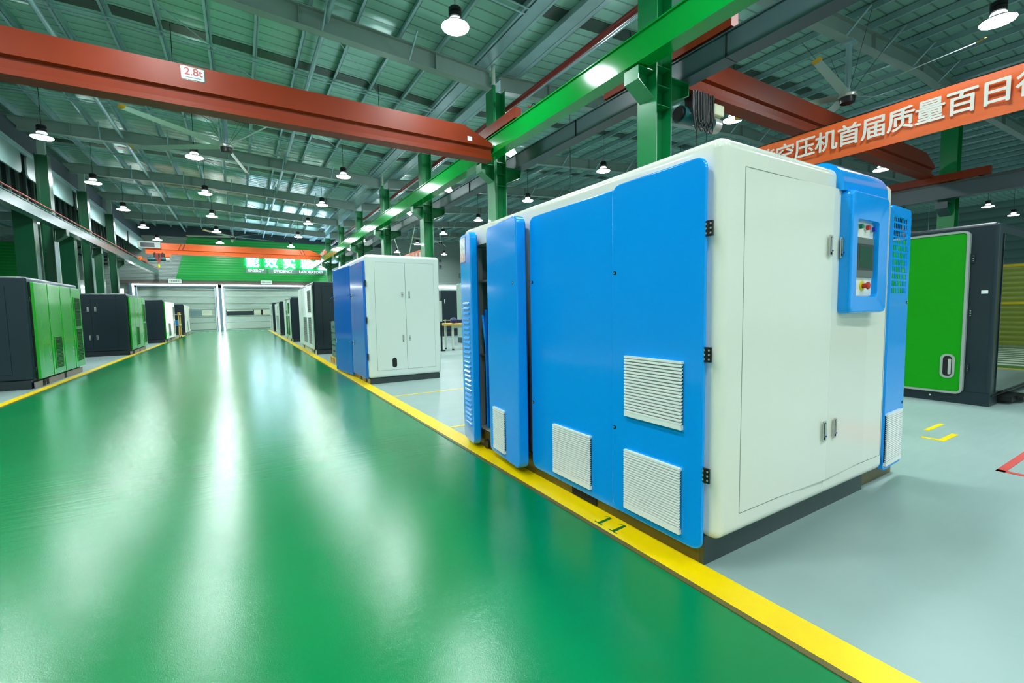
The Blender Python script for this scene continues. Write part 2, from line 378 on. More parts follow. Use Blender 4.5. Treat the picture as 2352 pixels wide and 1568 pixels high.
# darker rooflight strips half way along each bay, with conduits under them
SKY = mat('rooflight_strip', (44, 66, 56), .3, noise=.3, nscale=.8)
for k in range(0, 8):
    y = S*(k+.5)+.15; m = MB()
    for a, b in zip([-6.0]+xs[1:6], xs[1:7]):
        m.loft(SKY, [[(q, y-.2, zs(q)-.012), (q, y+.2, zs(q)-.012), (q, y+.2, zs(q)-.002), (q, y-.2, zs(q)-.002)] for q in (a, b)])
    for a, b in zip(xs[6:12], xs[7:13]):
        m.loft(SKY, [[(q, y-.2, zs(q)-.012), (q, y+.2, zs(q)-.012), (q, y+.2, zs(q)-.002), (q, y-.2, zs(q)-.002)] for q in (a, b)])
    struct('rooflight', m)
    m = MB()
    for dy, dz in ((-.1, -.03), (.05, -.05)): m.tube(GALV, [(x, y+dy, zr(x)+dz) for x in [-6.1, -4, -2, 0, 2, 4, XR-.6]], .018, 6)
    struct('conduit', m)
# crossed tie rods in the roof plane
for k in (2, 3, 4, 5):
    for x0, x1 in ((-6, -2.2), (-2.2, 1.9), (1.9, 5.6)):
        m = MB(); m.cyl(GALV, (x0, S*k+.1, zb(x0)+.3), (x1, S*(k+1)-.1, zb(x1)+.3), .011, seg=5); struct('tie_rod', m)

# ---- columns
def column(x, y, z1, w_, d_, m1, label, group, hdir='x', zc=.0):
    t = thing('steel_column', label, 'column', (x, y, 0), group)
    mb = MB()
    mb.box(m1, x-w_/2, x-w_/2+.016, y-d_/2, y+d_/2, 0.02, z1); mb.box(m1, x+w_/2-.016, x+w_/2, y-d_/2, y+d_/2, .02, z1)
    mb.box(m1, x-w_/2+.016, x+w_/2-.016, y-.008, y+.008, .02, z1)
    obj('shaft', mb, t)
    mb = MB()
    for s_ in (-1, 1):
        mb.box(FLANGE, x+s_*(w_/2-.008)-.009, x+s_*(w_/2-.008)+.009, y-d_/2-.003, y-d_/2, .3, 4.4)
    obj('edge_strip', mb, t)
    mb = MB(); mb.box(COLDARK, x-w_/2-.06, x+w_/2+.06, y-d_/2-.06, y+d_/2+.06, 0, .022)
    for a in (-1, 1):
        for b in (-1, 1): mb.cyl(STEEL, (x+a*(w_/2+.03), y+b*(d_/2+.03), .02), (x+a*(w_/2+.03), y+b*(d_/2+.03), .05), .014, seg=6)
    obj('base_plate', mb, t); return t
def bracket(t, x, y, dx, ztop, m1, stick=.42):
    """corbel that carries a crane runway"""
    mb = MB(); s_ = 1 if dx > 0 else -1
    x0 = x+s_*.17; x1 = x0+s_*stick; h = .32
    mb.add([(x0, y-.006, ztop-h-.1), (x1, y-.006, ztop-.2), (x1, y-.006, ztop), (x0, y-.006, ztop), (x0, y+.006, ztop-h-.1), (x1, y+.006, ztop-.2), (x1, y+.006, ztop), (x0, y+.006, ztop)],
           [(0,1,2,3),(4,7,6,5),(0,4,5,1),(1,5,6,2),(2,6,7,3),(3,7,4,0)], m1)
    mb.box(m1, min(x0, x1), max(x0, x1), y-.15, y+.15, ztop-.016, ztop)
    mb.add([(x0, y-.15, ztop-h-.1), (x1, y-.15, ztop-.2), (x1, y+.15, ztop-.2), (x0, y+.15, ztop-h-.1), (x0, y-.15, ztop-h-.112), (x1, y-.15, ztop-.212), (x1, y+.15, ztop-.212), (x0, y+.15, ztop-h-.112)],
           [(0,1,2,3),(7,6,5,4),(0,4,5,1),(1,5,6,2),(2,6,7,3),(3,7,4,0)], m1)
    mb.box(m1, x1-.006, x1+.006, y-.15, y+.15, ztop-.212, ztop)
    obj('corbel', mb, t)
ZRUN = 5.08
for k in range(1, 8):
    t = column(XR, S*k, zb(XR)-.01, .36, .4, COLGREEN, 'green steel column right of the aisle, %s from the big blue machine' % ORD[k-1] if k > 1 else 'green steel column standing directly behind the big blue and white machine', 'right aisle columns')
    bracket(t, XR, S*k, -1, ZRUN, COLGREEN, .36); bracket(t, XR, S*k, 1, ZRUN-.01, COLGREEN, .5)
    mb = MB()
    for z in (4.55, 4.85, 5.15): mb.box(COLGREEN, XR-.16, XR+.16, S*k-.18, S*k-.01, z, z+.012)
    obj('stiffener', mb, t)
    if k % 2 == 0 or k == 4:
        mb = MB(); mb.cyl(WPIPE, (XR-.12, S*k-.13, 7.1), (XR-.12, S*k-.13, 7.6), .05); mb.cyl(COLGREEN, (XR-.12, S*k-.13, .1), (XR-.12, S*k-.13, 7.1), .05); obj('downpipe', mb, t)
for k in range(3, 7):
    XL = {3: -5.45, 4: -5.45, 5: -5.63, 6: -5.75}[k]
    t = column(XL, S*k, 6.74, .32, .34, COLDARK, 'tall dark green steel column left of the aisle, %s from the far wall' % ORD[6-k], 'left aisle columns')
    mb = MB(); mb.box(RAFTER, XL-.1, XL+.1, S*k-.08, S*k+.08, 6.74, zb(XL)+.01); obj('cap_plate', mb, t)
    bracket(t, XL, S*k, 1, 4.3, COLDARK, .3)
for k in (5, 6, 7):
    x, y = -7.5, S*k+.0
    t = thing('steel_column', 'broad green column of the second row behind the left machines, %s from the far wall' % ORD[7-k], 'column', (x, y, 0), 'second row left columns')
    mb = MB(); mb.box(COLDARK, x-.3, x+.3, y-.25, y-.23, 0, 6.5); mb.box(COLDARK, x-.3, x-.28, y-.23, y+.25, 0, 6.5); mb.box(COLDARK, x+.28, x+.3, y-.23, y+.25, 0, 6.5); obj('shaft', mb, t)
    mb = MB(); mb.box(FLANGE, x+.301, x+.33, y-.26, y-.21, 0, 4.5); obj('edge_strip', mb, t)
for k in (1, 2, 3, 4):
    y = S*k+.1
    t = column(XR2, y, zb(XR2)-.01, .4, .42, COLGREEN, 'green steel column at the far side of the right hand bay, %s from the camera' % ORD[k-1], 'far right bay columns')
    bracket(t, XR2, y, -1, 4.5, RUNGREY, .45)
for i, (x, y) in enumerate(((24, 12.2), (27, 12.2), (33, 12.2), (36.5, 12.2))):
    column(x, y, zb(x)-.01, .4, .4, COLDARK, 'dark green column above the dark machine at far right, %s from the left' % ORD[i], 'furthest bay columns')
XL = -5.63
t = thing('fluorescent_cable_tray', 'tall vertical service pipe rack fixed beside the left columns', 'pipe', (XL+.5, 21.9, 0))
mb = MB(); mb.cyl(WPIPE, (XL+.25, 21.9, 0), (XL+.25, 21.9, 4.3), .035); obj('pipe', mb, t); mb = MB(); mb.cyl(BROWN, (XL+.12, 21.85, 0), (XL+.12, 21.85, 4.3), .04); obj('pipe', mb, t)
t.name = 'service_pipe'

# ---- crane runways
def runway(name, label, x, ztop, h, w_, m1, y0=Y0, y1=YW-.4, seams=()):
    t = thing(name, label, 'crane beam', (x, (y0+y1)/2, ztop-h))
    mb = MB(); mb.box(m1, x-w_/2, x+w_/2, y0, y1, ztop-h, ztop-h+.02); mb.box(m1, x-w_/2, x+w_/2, y0, y1, ztop-.02, ztop); mb.box(m1, x-.008, x+.008, y0, y1, ztop-h+.02, ztop-.02)
    # web stiffening cover on the aisle side: closed box look
    mb.box(m1, x-w_/2+.03, x-w_/2+.04, y0, y1, ztop-h+.02, ztop-.02); mb.box(m1, x+w_/2-.04, x+w_/2-.03, y0, y1, ztop-h+.02, ztop-.02)
    obj('beam', mb, t)
    mb = MB(); mb.box(RAIL, x-.03, x+.03, y0, y1, ztop, ztop+.05); obj('rail', mb, t)
    for s_ in seams:
        mb = MB(); mb.box(BLACK, x-w_/2-.002, x+w_/2+.002, s_-.006, s_+.006, ztop-h, ztop); obj('joint', mb, t)
    return t
runway('crane_runway', 'glossy green crane runway beam along the right side of the aisle', 5.62, 5.54, .44, .28, RUNGREEN)
runway('crane_runway', 'slate grey crane runway beam on the far side of the right aisle columns', 6.68, 5.45, .38, .3, RUNGREY, seams=(8.0, 4.4, 13.4))
t = runway('crane_runway', 'narrow crane runway along the left columns with reddish top rail', -5.17, 4.64, .34, .24, mat('teal_runway', (58, 104, 98), .25), seams=())
mb = MB(); mb.cyl(REDC, (-5.04, Y0, 4.73), (-5.04, YW-1, 4.73), .02, seg=6); obj('power_rail', mb, t)
runway('crane_runway', 'grey crane runway crossing behind the dark machine at the far right', 19.45, 5.02, .46, .3, RUNGREY)
# twin slim pipes and red sprinkler pipe beside the columns
t = thing('sprinkler_pipe', 'long dark red sprinkler pipe running beside the column tops', 'pipe', (XR, 15, 6.43))
mb = MB(); mb.cyl(REDP, (XR+.29, Y0, 6.6), (XR+.29, YW-.5, 6.6), .06, seg=14); obj('pipe', mb, t)
for y in (9.6, 20.3):
    mb = MB(); c = Vector((XR+.45, y, 6.3)); ring = [c+Vector((.0, .09*math.cos(q*math.pi/8), .09*math.sin(q*math.pi/8))) for q in range(17)]
    mb.tube(BLACK, ring, .012, 6); mb.cyl(REDP, c, c-Vector((.15, 0, 0)), .02); mb.box(BLACK, c.x-.006, c.x+.006, y-.09, y+.09, 6.092, 6.108); obj('valve_wheel', mb, t)
mb = MB(); mb.cyl(GALV, (XR+.27, Y0, 6.48), (XR+.27, YW-.5, 6.48), .02, seg=8); obj('conduit', mb, t)
t = thing('sprinkler_pipe', 'dark red pipe high in the furthest right bay', 'pipe', (30, 11.5, 5.8))
mb = MB(); mb.cyl(REDP, (21, 11.5, 5.7), (42, 11.5, 5.7), .07, seg=10); obj('pipe', mb, t)
for x in (23, 27, 31, 35, 39): mb = MB(); mb.cyl(GALV, (x, 11.5, 5.7), (x, 11.5, zs(x)+.02), .012, seg=6); obj('hanger', mb, t)

# ---- far wall
m = MB()
# wall with two door openings
for a, b in ((-16, -6.55), (-1.62, -1.12), (4.62, 16.4), (21.5, 46)): m.box(WSHEET, a, b, YW, YW+.2, 0, 3.55)
m.box(WSHEET, -16, 46, YW, YW+.2, 3.55, 8.8); struct('wall_far', m)
m = MB(); m.box(stripes(mat('side_wall_sheet', (96, 128, 122), .5), 'Z', .5, .5, .05, dark=.35), 49, 49.3, Y0, YW, 0, 9); struct('wall_right', m)
m = MB()  # green cladding panel with a slanted left edge, and the green strip at the left bay
m.add([(-4.15, YW-.02, 3.95), (7.1, YW-.02, 3.95), (7.1, YW-.02, 7.25), (-3.2, YW-.02, 7.25), (-4.15, YW-.06, 3.95), (7.1, YW-.06, 3.95), (7.1, YW-.06, 7.25), (-3.2, YW-.06, 7.25)],
      [(0,3,2,1),(4,5,6,7),(0,1,5,4),(1,2,6,5),(2,3,7,6),(3,0,4,7)], GWALL)
m.box(GWALL, -15, -12.35, YW-.06, YW-.02, 3.6, 6.3); struct('wall_cladding', m)
m = MB(); m.box(DARKW, -6.2, 12, YW-.1, YW-.0, 7.25, 8.1); struct('trim_1', m)
m = MB(); m.box(LINTEL, -7.6, 7.2, YW-.22, YW-.06, 3.68, 3.93); struct('trim_2', m)
WC = Fr((0, YW-.02, 0), (1, 0, 0), (0, 0, 1), (0, -1, 0))
for ch, x, z in (('C', -9.4, 5.85), ('E', -8.2, 5.25), ('R', -6.48, 5.28)):
    o = text(ch, .85, mat('letter_dark', (24, 40, 48), .5), 'wall_letter', None, WC, x, z, .03, .02, bold=.02)
    tag(o, 'dark capital letter %s on the grey end wall left of the green cladding' % ch, 'letter')
for ch, x, z, s_ in (('n', 17.5, 6.3, .5), ('R', 17.52, 5.6, .55)):
    o = text(ch, s_, mat('letter_dark', (24, 40, 48), .5), 'wall_letter', None, WC, x, z, .03, .02, bold=.02)
    tag(o, 'dark letter %s on the end wall seen right of the smaller white machine' % ch, 'letter')
def sectional_door(n, x0, x1, zt, led=True, left=True):
    y = YW-.02
    m = MB(); m.box(DOORF, x0+.2, x1-.2, y+.02, y+.07, .02, zt); o = struct('door_%d' % n, m, ((x0+x1)/2, y, 0))
    m = MB()
    for z in (3.3, 2.72, 2.2, 1.72, 1.14, .66):
        if z < zt: m.box(DOORRIB, x0+.2, x1-.2, y-.01, y+.02, z-.025, z+.025)
    obj('door_rib', m, o)
    m = MB(); m.rplate(mat('door_sag_fabric', (180, 196, 184), .35, bump=.8, bscale=1.2, stretch=(1, 1, 3)), x0+.2, x1-.2, .1, .62, -.0, .05, .01, .01, Fr((0, y+.02, 0), (1, 0, 0), (0, 0, 1), (0, -1, 0))); obj('bottom_curtain', m, o)
    return o
d1 = sectional_door(1, -6.66, -1.5, 3.45); d2 = sectional_door(2, -1.2, 4.7, 3.45)
m = MB()
for a, b, mm in ((-3.3, -2.6, BWIN), (-2.6, -1.95, mat('window_pale', (206, 214, 190), .4)), (-5.2, -3.3, BWIN)): m.box(mm, a, b, YW-.035, YW-.02, 1.22, 1.62)
obj('door_window', m, d1)
m = MB()
for a, b, mm in ((-1.0, .95, mat('window_dark', (10, 34, 34), .1, spec=.8)), (.95, 1.45, mat('window_pale', (206, 214, 190), .4)), (1.45, 1.6, BLACK), (1.6, 2.1, mat('window_pale', (206, 214, 190), .4)), (2.1, 4.2, mat('window_dark', (10, 34, 34), .1))):
    m.box(mm, a, b, YW-.035, YW-.02, 1.2, 1.62)
m.box(mat('window_pale', (206, 214, 190), .4), -.95, .9, YW-.037, YW-.03, 1.53, 1.62)
obj('door_window', m, d2)
d3 = sectional_door(3, 16.4, 21.4, 3.45)
for x, n in ((-1.36, 1),):
    m = MB(); m.box(POST, -1.62, -1.1, YW-.2, YW-.03, 0, 3.62); struct('trim_3', m)
m = MB(); m.box(POST, -6.95, -6.5, YW-.2, YW-.03, 0, 3.62); struct('trim_4', m)
m = MB(); m.box(POST, 4.6, 5.0, YW-.2, YW-.03, 0, 3.62); struct('trim_5', m)
m = MB(); m.box(POST, -6.6, 4.8, YW-.2, YW-.03, 3.4, 3.62); struct('trim_6', m)
def ledframe(x0, x1, label, right=True):
    t = thing('led_door_frame', label, 'light', ((x0+x1)/2, YW-.25, 0), 'lit door surrounds')
    for a, b, c, d in ((x0, x0+.09, .02, 3.62), (x1-.09, x1, .02, 3.62), (x0, x1, 3.55, 3.64)):
        m = MB(); m.box(LED, a, b, YW-.28, YW-.22, c, d); obj('light_strip', m, t)
ledframe(-6.7, -1.45, 'glowing white light strip framing the left roll-up door')
ledframe(-1.2, 4.72, 'glowing white light strip framing the right roll-up door')
t = thing('led_door_frame', 'glowing white light strip over the door in the right bay', 'light', (19, YW-.05, 3.5)); m = MB(); m.box(LED, 16.4, 21.4, YW-.08, YW, 3.55, 3.78); obj('light_strip', m, t)
# lit sign
t = thing('illuminated_sign', 'row of big glowing white Chinese characters on the green end wall', 'sign', (3.5, YW-.1, 5.1))
for i, ch in enumerate('能效实验室'):
    text(ch, .98, SIGNL, 'glowing_character', t, WC, 1.04+i*1.36, 5.52-.02*i, .08, .04, dup=.016)
for wd, x, w_ in (('ENERGY', 1.27, 1.3), ('EFFICIENCY', 3.25, 1.95), ('LABORATORY', 5.45, 2.15)):
    m = MB(); m.box(PLATE, x-w_/2-.1, x+w_/2+.1, YW-.09, YW-.065, 4.62, 4.98); pl = obj('letter_plate', m, t)
    text(wd, .3, LETTER, 'lettering', pl, WC, x, 4.82, .08, .015, sx=w_/(len(wd)*.3*.72), bold=.006)
for x in (-4.15, 1.95):
    t = thing('door_sign', 'small white sign board above the %s roll-up door' % ('left' if x < 0 else 'right'), 'sign', (x, YW-.3, 3.85), 'door signs')
    m = MB(); m.box(SIGNW, x-.4, x+.4, YW-.3, YW-.26, 3.72, 4.02); m.box(POST, x-.43, x-.4, YW-.3, YW-.1, 3.7, 4.05); m.box(POST, x+.4, x+.43, YW-.3, YW-.1, 3.7, 4.05); b = obj('board', m, t)
    m = MB()
    for q in range(7): m.box(SIGNG, x-.33+q*.1, x-.26+q*.1, YW-.305, YW-.3, 3.84, 3.91)
    obj('lettering', m, b)

# ---- left side: fascia panels between the tall columns, clerestory, annex roof
m = MB(); m.box(GALV, -6.02, -5.88, 2, YW, 6.8, 6.9); m.box(GALV, -5.96, -5.9, 2, YW, 6.72, 6.8); struct('eaves_beam', m)
m = MB(); m.box(DARKW, -6.06, -6.0, 2, YW, 6.9, 7.6); struct('wall_left_eaves', m)
for k in range(2, 8):
    y0, y1 = S*k+.22, S*(k+1)-.22
    m = MB(); m.rplate(PALEW, y0, min(y1, YW-.1), 6.0, 6.74, 0, .05, .2, .01, Fr((-5.95, 0, 0), (0, 1, 0), (0, 0, 1), (1, 0, 0))); struct('wall_left_panel', m)
    m = MB(); m.box(RAFTER, -7.0, -6.7, y0-.2, y1+.2, 5.5, 5.7)
    for j in range(7): m.box(RAFTER, -6.85, -6.78, y0+j*.75, y0+j*.75+.12, 5.7, 7.0)
    struct('wall_left_clerestory', m)
m = MB(); m.box(DARKW, -7.05, -7.0, Y0, YW, 5.7, 8.3); struct('wall_left_upper', m)
m = MB(); m.box(mat('annex_roof', (60, 92, 88), .5), -16, -7.0, 5, YW, 6.8, 6.9)
for i in range(9):
    m.box(GALV, -15.8+i*.95, -15.72+i*.95, 5, YW, 6.55, 6.8)
struct('ceiling_annex', m)
for k in range(3, 8):
    m = MB(); m.box(RAFTER, -16, -7.2, S*k-.1, S*k+.1, 6.1, 6.5); struct('rafter', m)
m = MB(); m.box(WSHEET, -16.2, -16, Y0, YW, 0, 7.2); struct('wall_left', m)
# siding of the annex seen low between the columns
m = MB()
for j in range(14): m.box(GALV, -12.8, -8.6, YW-.5, YW-.42, 3.2+j*.0, 3.22) if j == 0 else None
m.box(SIGNW, -9.9, -8.9, YW-.2, YW-.1, 3.55, 3.85); m.box(LED, -9.9, -8.95, YW-.25, YW-.2, 3.3, 3.42); m.box(mat('lit_doorway', (220, 240, 232), .5, emit=(.85, 1, .95), es=.7), -9.8, -9.0, YW-.24, YW-.2, 1.2, 3.25)
m.box(SIGNW, -7.9, -7.2, YW-.2, YW-.1, 3.0, 3.3); m.box(mat('lit_doorway', (220, 240, 232), .5), -7.9, -7.2, YW-.24, YW-.2, 1.2, 3.25)
o = struct('door_4', m)

# ================================================================== MACHINES
def grille(parent, fr, a0, a1, b0, b1, c, m1=GRILLE, n=20, name='vent_grille', back=DARK, t=.018):
    mb = MB(); mb.box(back, a0+.004, a1-.004, b0+.004, b1-.004, c, c+.003, fr); mb.box(m1, a0, a1, b1-.012, b1, c, c+t, fr); mb.box(m1, a0, a1, b0-.012, b0+.012, c, c+t, fr)
    h = (b1-b0-.024)/n
    for i in range(n):
        z = b0+.012+h*i
        q = [(a0, z+h*.05, c+t), (a0, z+h*.6, c+t), (a0, z+h*.85, c+.006), (a0, z+h*.6, c+.006)]
        vs = [fr.p(*p) for p in q]+[fr.p(a1, p[1], p[2]) for p in q]
        mb.add(vs, [(0,1,2,3),(7,6,5,4),(0,4,5,1),(1,5,6,2),(2,6,7,3),(3,7,4,0)], m1)
    return obj(name, mb, parent)
def louvre(parent, fr, a0, a1, b0, b1, c, m1, n=24, depth=.02):
    q0, q1, q2 = (.15, .3, .8) if depth > .015 else (.05, .18, .3)
    mb = MB(); mb.box(DARK, a0, a1, b0, b1, c, c+.002, fr)
    mb.ringplate(m1, a0-.02, a1+.02, b0-.02, b1+.02, c, c+.01, .02, .01, fr, 2, .002)
    h = (b1-b0)/n
    for i in range(n):
        z = b0+h*i; q = [(z, c+.002), (z+h*q0, c+depth), (z+h*q1, c+depth), (z+h*q2, c+.002)]
        vs = [fr.p(a0, *p) for p in q]+[fr.p(a1, *p) for p in q]
        mb.add(vs, [(0,1,2,3),(7,6,5,4),(0,4,5,1),(1,5,6,2),(2,6,7,3),(3,7,4,0)], m1)
    return obj('louvre', mb, parent)
def door_plate(parent, fr, a0, a1, b0, b1, t, m1, r=.05, bev=.012, name='door', gasket=True, c0=0.0):
    mb = MB()
    if gasket: mb.box(DARK, a0+.015, a1-.015, b0+.015, b1-.015, c0-.002, c0+.003, fr)
    mb.rplate(m1, a0, a1, b0, b1, c0+.003 if gasket else c0, c0+t, r, bev, fr); return obj(name, mb, parent)
def hinge(parent, fr, a, b, h=.085, w_=.022):
    mb = MB(); mb.box(BLACK, a-w_, a-.004, b-h/2, b+h/2, 0, .01, fr); mb.box(BLACK, a+.004, a+w_, b-h/2, b+h/2, 0, .01, fr)
    mb.cyl(BLACK, fr.p(a, b-h/2, .008), fr.p(a, b+h/2, .008), .008, seg=10)
    for s_ in (-1, 1):
        for q in (-.3, 0, .3): mb.cyl(STEEL, fr.p(a+s_*w_*.6, b+q*h, .009), fr.p(a+s_*w_*.6, b+q*h, .012), .005, seg=8)
    return obj('hinge', mb, parent)
def flush_handle(parent, fr, a, b, c, w_=.034, h=.12):
    mb = MB(); mb.rplate(STEEL, a-w_/2, a+w_/2, b-h/2, b+h/2, c, c+.004, .004, .001, fr); mb.rplate(DARK, a-w_*.28, a+w_*.28, b-h*.42, b+h*.42, c+.004, c+.005, .003, .0004, fr)
    mb.rplate(CHROME, a-w_*.2, a+w_*.2, b-h*.3, b+h*.4, c+.005, c+.011, .004, .002, fr); mb.cyl(BLUB, fr.p(a, b-h*.24, c+.01), fr.p(a, b-h*.24, c+.014), w_*.13, seg=10)
    return obj('handle', mb, parent)
def lockhole(parent, fr, a, b, c):
    mb = MB(); mb.cyl(BLACK, fr.p(a, b, c-.001), fr.p(a, b, c+.003), .011, seg=14); mb.cyl(STEEL, fr.p(a+.002, b, c+.003), fr.p(a+.002, b, c+.005), .005, seg=10); return obj('lock', mb, parent)
def lever(parent, fr, a, b, c):
    mb = MB(); mb.rplate(STEEL, a-.018, a+.018, b-.05, b+.05, c, c+.006, .005, .002, fr); mb.cyl(BLACK, fr.p(a, b, c), fr.p(a, b, c+.03), .01, seg=10)
    mb.tube(CHROME, [fr.p(a, b+.03, c+.01), fr.p(a-.01, b+.03, c+.05), fr.p(a-.02, b+.0, c+.09)], .008, 6); return obj('handle', mb, parent)

# ---------------------------------------------------------------- the big blue and white machine
BX0, BX1, BY0, BY1, BZ0, BZ1 = 1.925, 3.785, 1.30, 4.10, .14, 2.085
T = thing('air_compressor', 'big glossy white and blue compressor with control panel, nearest machine', 'machine', ((BX0+BX1)/2, (BY0+BY1)/2, 0))
mb = MB(); mb.rbox(WHITE, BX0, BX1, BY0, BY1, BZ0, BZ1, .055, 7)
body = obj('cabinet', mb, T)
# opening behind the two ajar doors
cut = MB(); cut.box(WHITE, BX0-.2, BX0+.75, 3.42, 3.98, .16, 1.9); co = obj('cutter', cut)
md = body.modifiers.new('b', 'BOOLEAN'); md.object = co; md.operation = 'DIFFERENCE'; md.solver = 'EXACT'
bpy.context.view_layer.update(); me2 = bpy.data.meshes.new_from_object(body.evaluated_get(bpy.context.evaluated_depsgraph_get()))
body.modifiers.clear(); body.data = me2; bpy.data.objects.remove(co)
me2.polygons.foreach_set('use_smooth', [True]*len(me2.polygons)); me2.set_sharp_from_angle(angle=math.radians(30))
mb = MB(); mb.box(SLATE, BX0+.03, BX0+.74, 3.425, 3.44, .17, 1.89); mb.box(DARK, BX0+.70, BX0+.745, 3.44, 3.97, .17, 1.89)
mb.box(mat('inner_grey', (120, 134, 128), .4), BX0+.05, BX0+.7, 3.95, 3.975, .17, 1.89)
mb.box(STEEL, BX0+.05, BX0+.7, 3.44, 3.97, 1.56, 1.58); mb.box(STEEL, BX0+.05, BX0+.7, 3.44, 3.97, .86, .875); mb.box(STEEL, BX0+.05, BX0+.1, 3.9, 3.94, .17, 1.89)
mb.cyl(BLACK, (BX0+.3, 3.7, .2), (BX0+.3, 3.7, .8), .12)
obj('inner_frame', mb, T)
# plinth with forklift pockets
mb = MB(); mb.box(PLINTH, 1.925, 3.66, 1.372, 1.40, 0, .15); mb.box(OLIVE, 1.925, 1.95, 1.40, 4.07, 0, .15); mb.box(PLINTH, 1.95, 3.66, 1.4, 4.07, .02, .145)  # olive aisle side: reflection of the yellow line painted over the slate
for a, b in ((1.86+.3, 2.36+.05), (3.05, 3.35)): mb.box(DARK, 1.918, 1.926, a, b, .012, .085)
mb.cyl(BLACK, (1.90, 3.66, .05), (1.95, 3.66, .05), .042, seg=18)
obj('plinth', mb, T)
mb = MB(); mb.box(OLIVE, 3.68, 4.22, 1.4, 1.46, 0, .14); mb.box(OLIVE, 4.18, 4.22, 1.46, 4.0, 0, .14); obj('side_skid', mb, T)
# side doors (towards the aisle): u = +y, v = z, n = -x
SF = Fr((BX0, 0, 0), (0, 1, 0), (0, 0, 1), (-1, 0, 0))
d = door_plate(T, SF, 1.354, 1.975, .085, 2.0, .015, BLUE, .06, c0=.032, gasket=False)
mb = MB(); mb.box(BLUE, 1.38, 1.95, .12, 1.96, 0, .033, SF); obj('door_return', mb, d)
grille(d, SF, 1.465, 1.857, .69, 1.025, .047, n=18); grille(d, SF, 1.472, 1.86, .145, .48, .047, n=22)
lockhole(d, SF, 1.948, 1.50, .047); lockhole(d, SF, 1.95, .588, .047)
for z in (1.66, 1.068, .48): hinge(d, Fr((BX0-.03, 0, 0), (0, 1, 0), (0, 0, 1), (-1, 0, 0)), 1.343, z, .072, .021)
d = door_plate(T, SF, 1.90, 2.875, .07, 1.985, .03, BLUE, .06)
grille(d, SF, 2.177, 2.58, .135, .475, .03, n=22)
lockhole(d, SF, 2.84, 1.5, .03); lockhole(d, SF, 2.845, .585, .03)
def rotfr(px_, py_, ang):   # side frame hinged at (px, py), u pointing back to the camera side
    c, s_ = math.cos(ang), math.sin(ang); u = Vector((-s_, -c, 0)); n = Vector((-c, s_, 0)); return Fr((px_, py_, 0), u, (0, 0, 1), n)
R3 = rotfr(BX0-.006, 3.47, math.radians(6)); d = door_plate(T, R3, 0, .60, .06, 2.0, .075, BLUE, .06, gasket=False)
grille(d, R3, .12, .35, .125, .47, .075, n=22); lockhole(d, R3, .53, 1.5, .075)
mb = MB(); mb.rplate(BLUE2, .01, .572, .075, 1.985, -.02, 0, .05, .003, R3); obj('door_lining', mb, d)
R4 = rotfr(BX0-.006, 4.04, math.radians(9)); d = door_plate(T, R4, 0, .34, .04, 2.01, .06, BLUE, .06, gasket=False)
louvre(d, R4, .09, .28, .2, 1.39, .051, BLUE, 26)
mb = MB(); mb.rplate(BLUE2, .008, .20, 1.74, 1.985, .06, .062, .004, .0005, R4); mb.rplate(LABELM, .016, .19, 1.755, 1.975, .062, .064, .003, .0005, R4); obj('rating_label', mb, d)
mb = MB(); mb.rplate(BLUE2, .01, .332, .06, 1.99, -.012, 0, .05, .003, R4); obj('door_lining', mb, d)
mb = MB(); mb.tube(BLUE, [(BX0+.0, 3.72, 1.25), (BX0+.02, 3.7, .95), (BX0+.02, 3.69, .2)], .012, 8); mb.box(BLUE2, BX0+.01, BX0+.025, 3.66, 3.7, .2, 1.3); obj('stay_bar', mb, T)
# front (towards the camera): u = x, v = z, n = -y
FF = Fr((0, BY0, 0), (1, 0, 0), (0, 0, 1), (0, -1, 0))
mb = MB()   # seams of the corner posts and top rail
mb.ringplate(mat('seam_shadow', (132, 142, 128), .6), 2.099, 3.726, .251, 1.962, 0, .0012, .003, .006, FF, 2, .004); mb.box(MATS['seam_shadow'], 2.934, 2.938, .2, 1.96, 0, .001, FF)
obj('seam', mb, T)
def leaf(px_, sgn, w_, ang):
    u = Vector((sgn*math.cos(ang), -math.sin(ang), 0)); n = Vector((-sgn*math.sin(ang)*1, -math.cos(ang), 0)); return Fr((px_, BY0, 0), u, (0, 0, 1), n)
LF = leaf(2.103, 1, .88, math.radians(2.0)); LF.n = Vector((-math.sin(math.radians(2.0)), -math.cos(math.radians(2.0)), 0))
d = door_plate(T, LF, 0, .832, .255, 1.958, .003, WHITE, .004, .002, gasket=False, c0=-.012)
flush_handle(d, LF, .778, 1.627, .003); flush_handle(d, LF, .773, .56, .003)
RF = leaf(3.722, -1, .83, math.radians(2.0)); RF.n = Vector((math.sin(math.radians(2.0)), -math.cos(math.radians(2.0)), 0))
d = door_plate(T, RF, 0, .783, .255, 1.958, .003, WHITE, .004, .002, gasket=False, c0=-.012)
flush_handle(d, RF, .712, 1.624, .003); flush_handle(d, RF, .717, .56, .003)
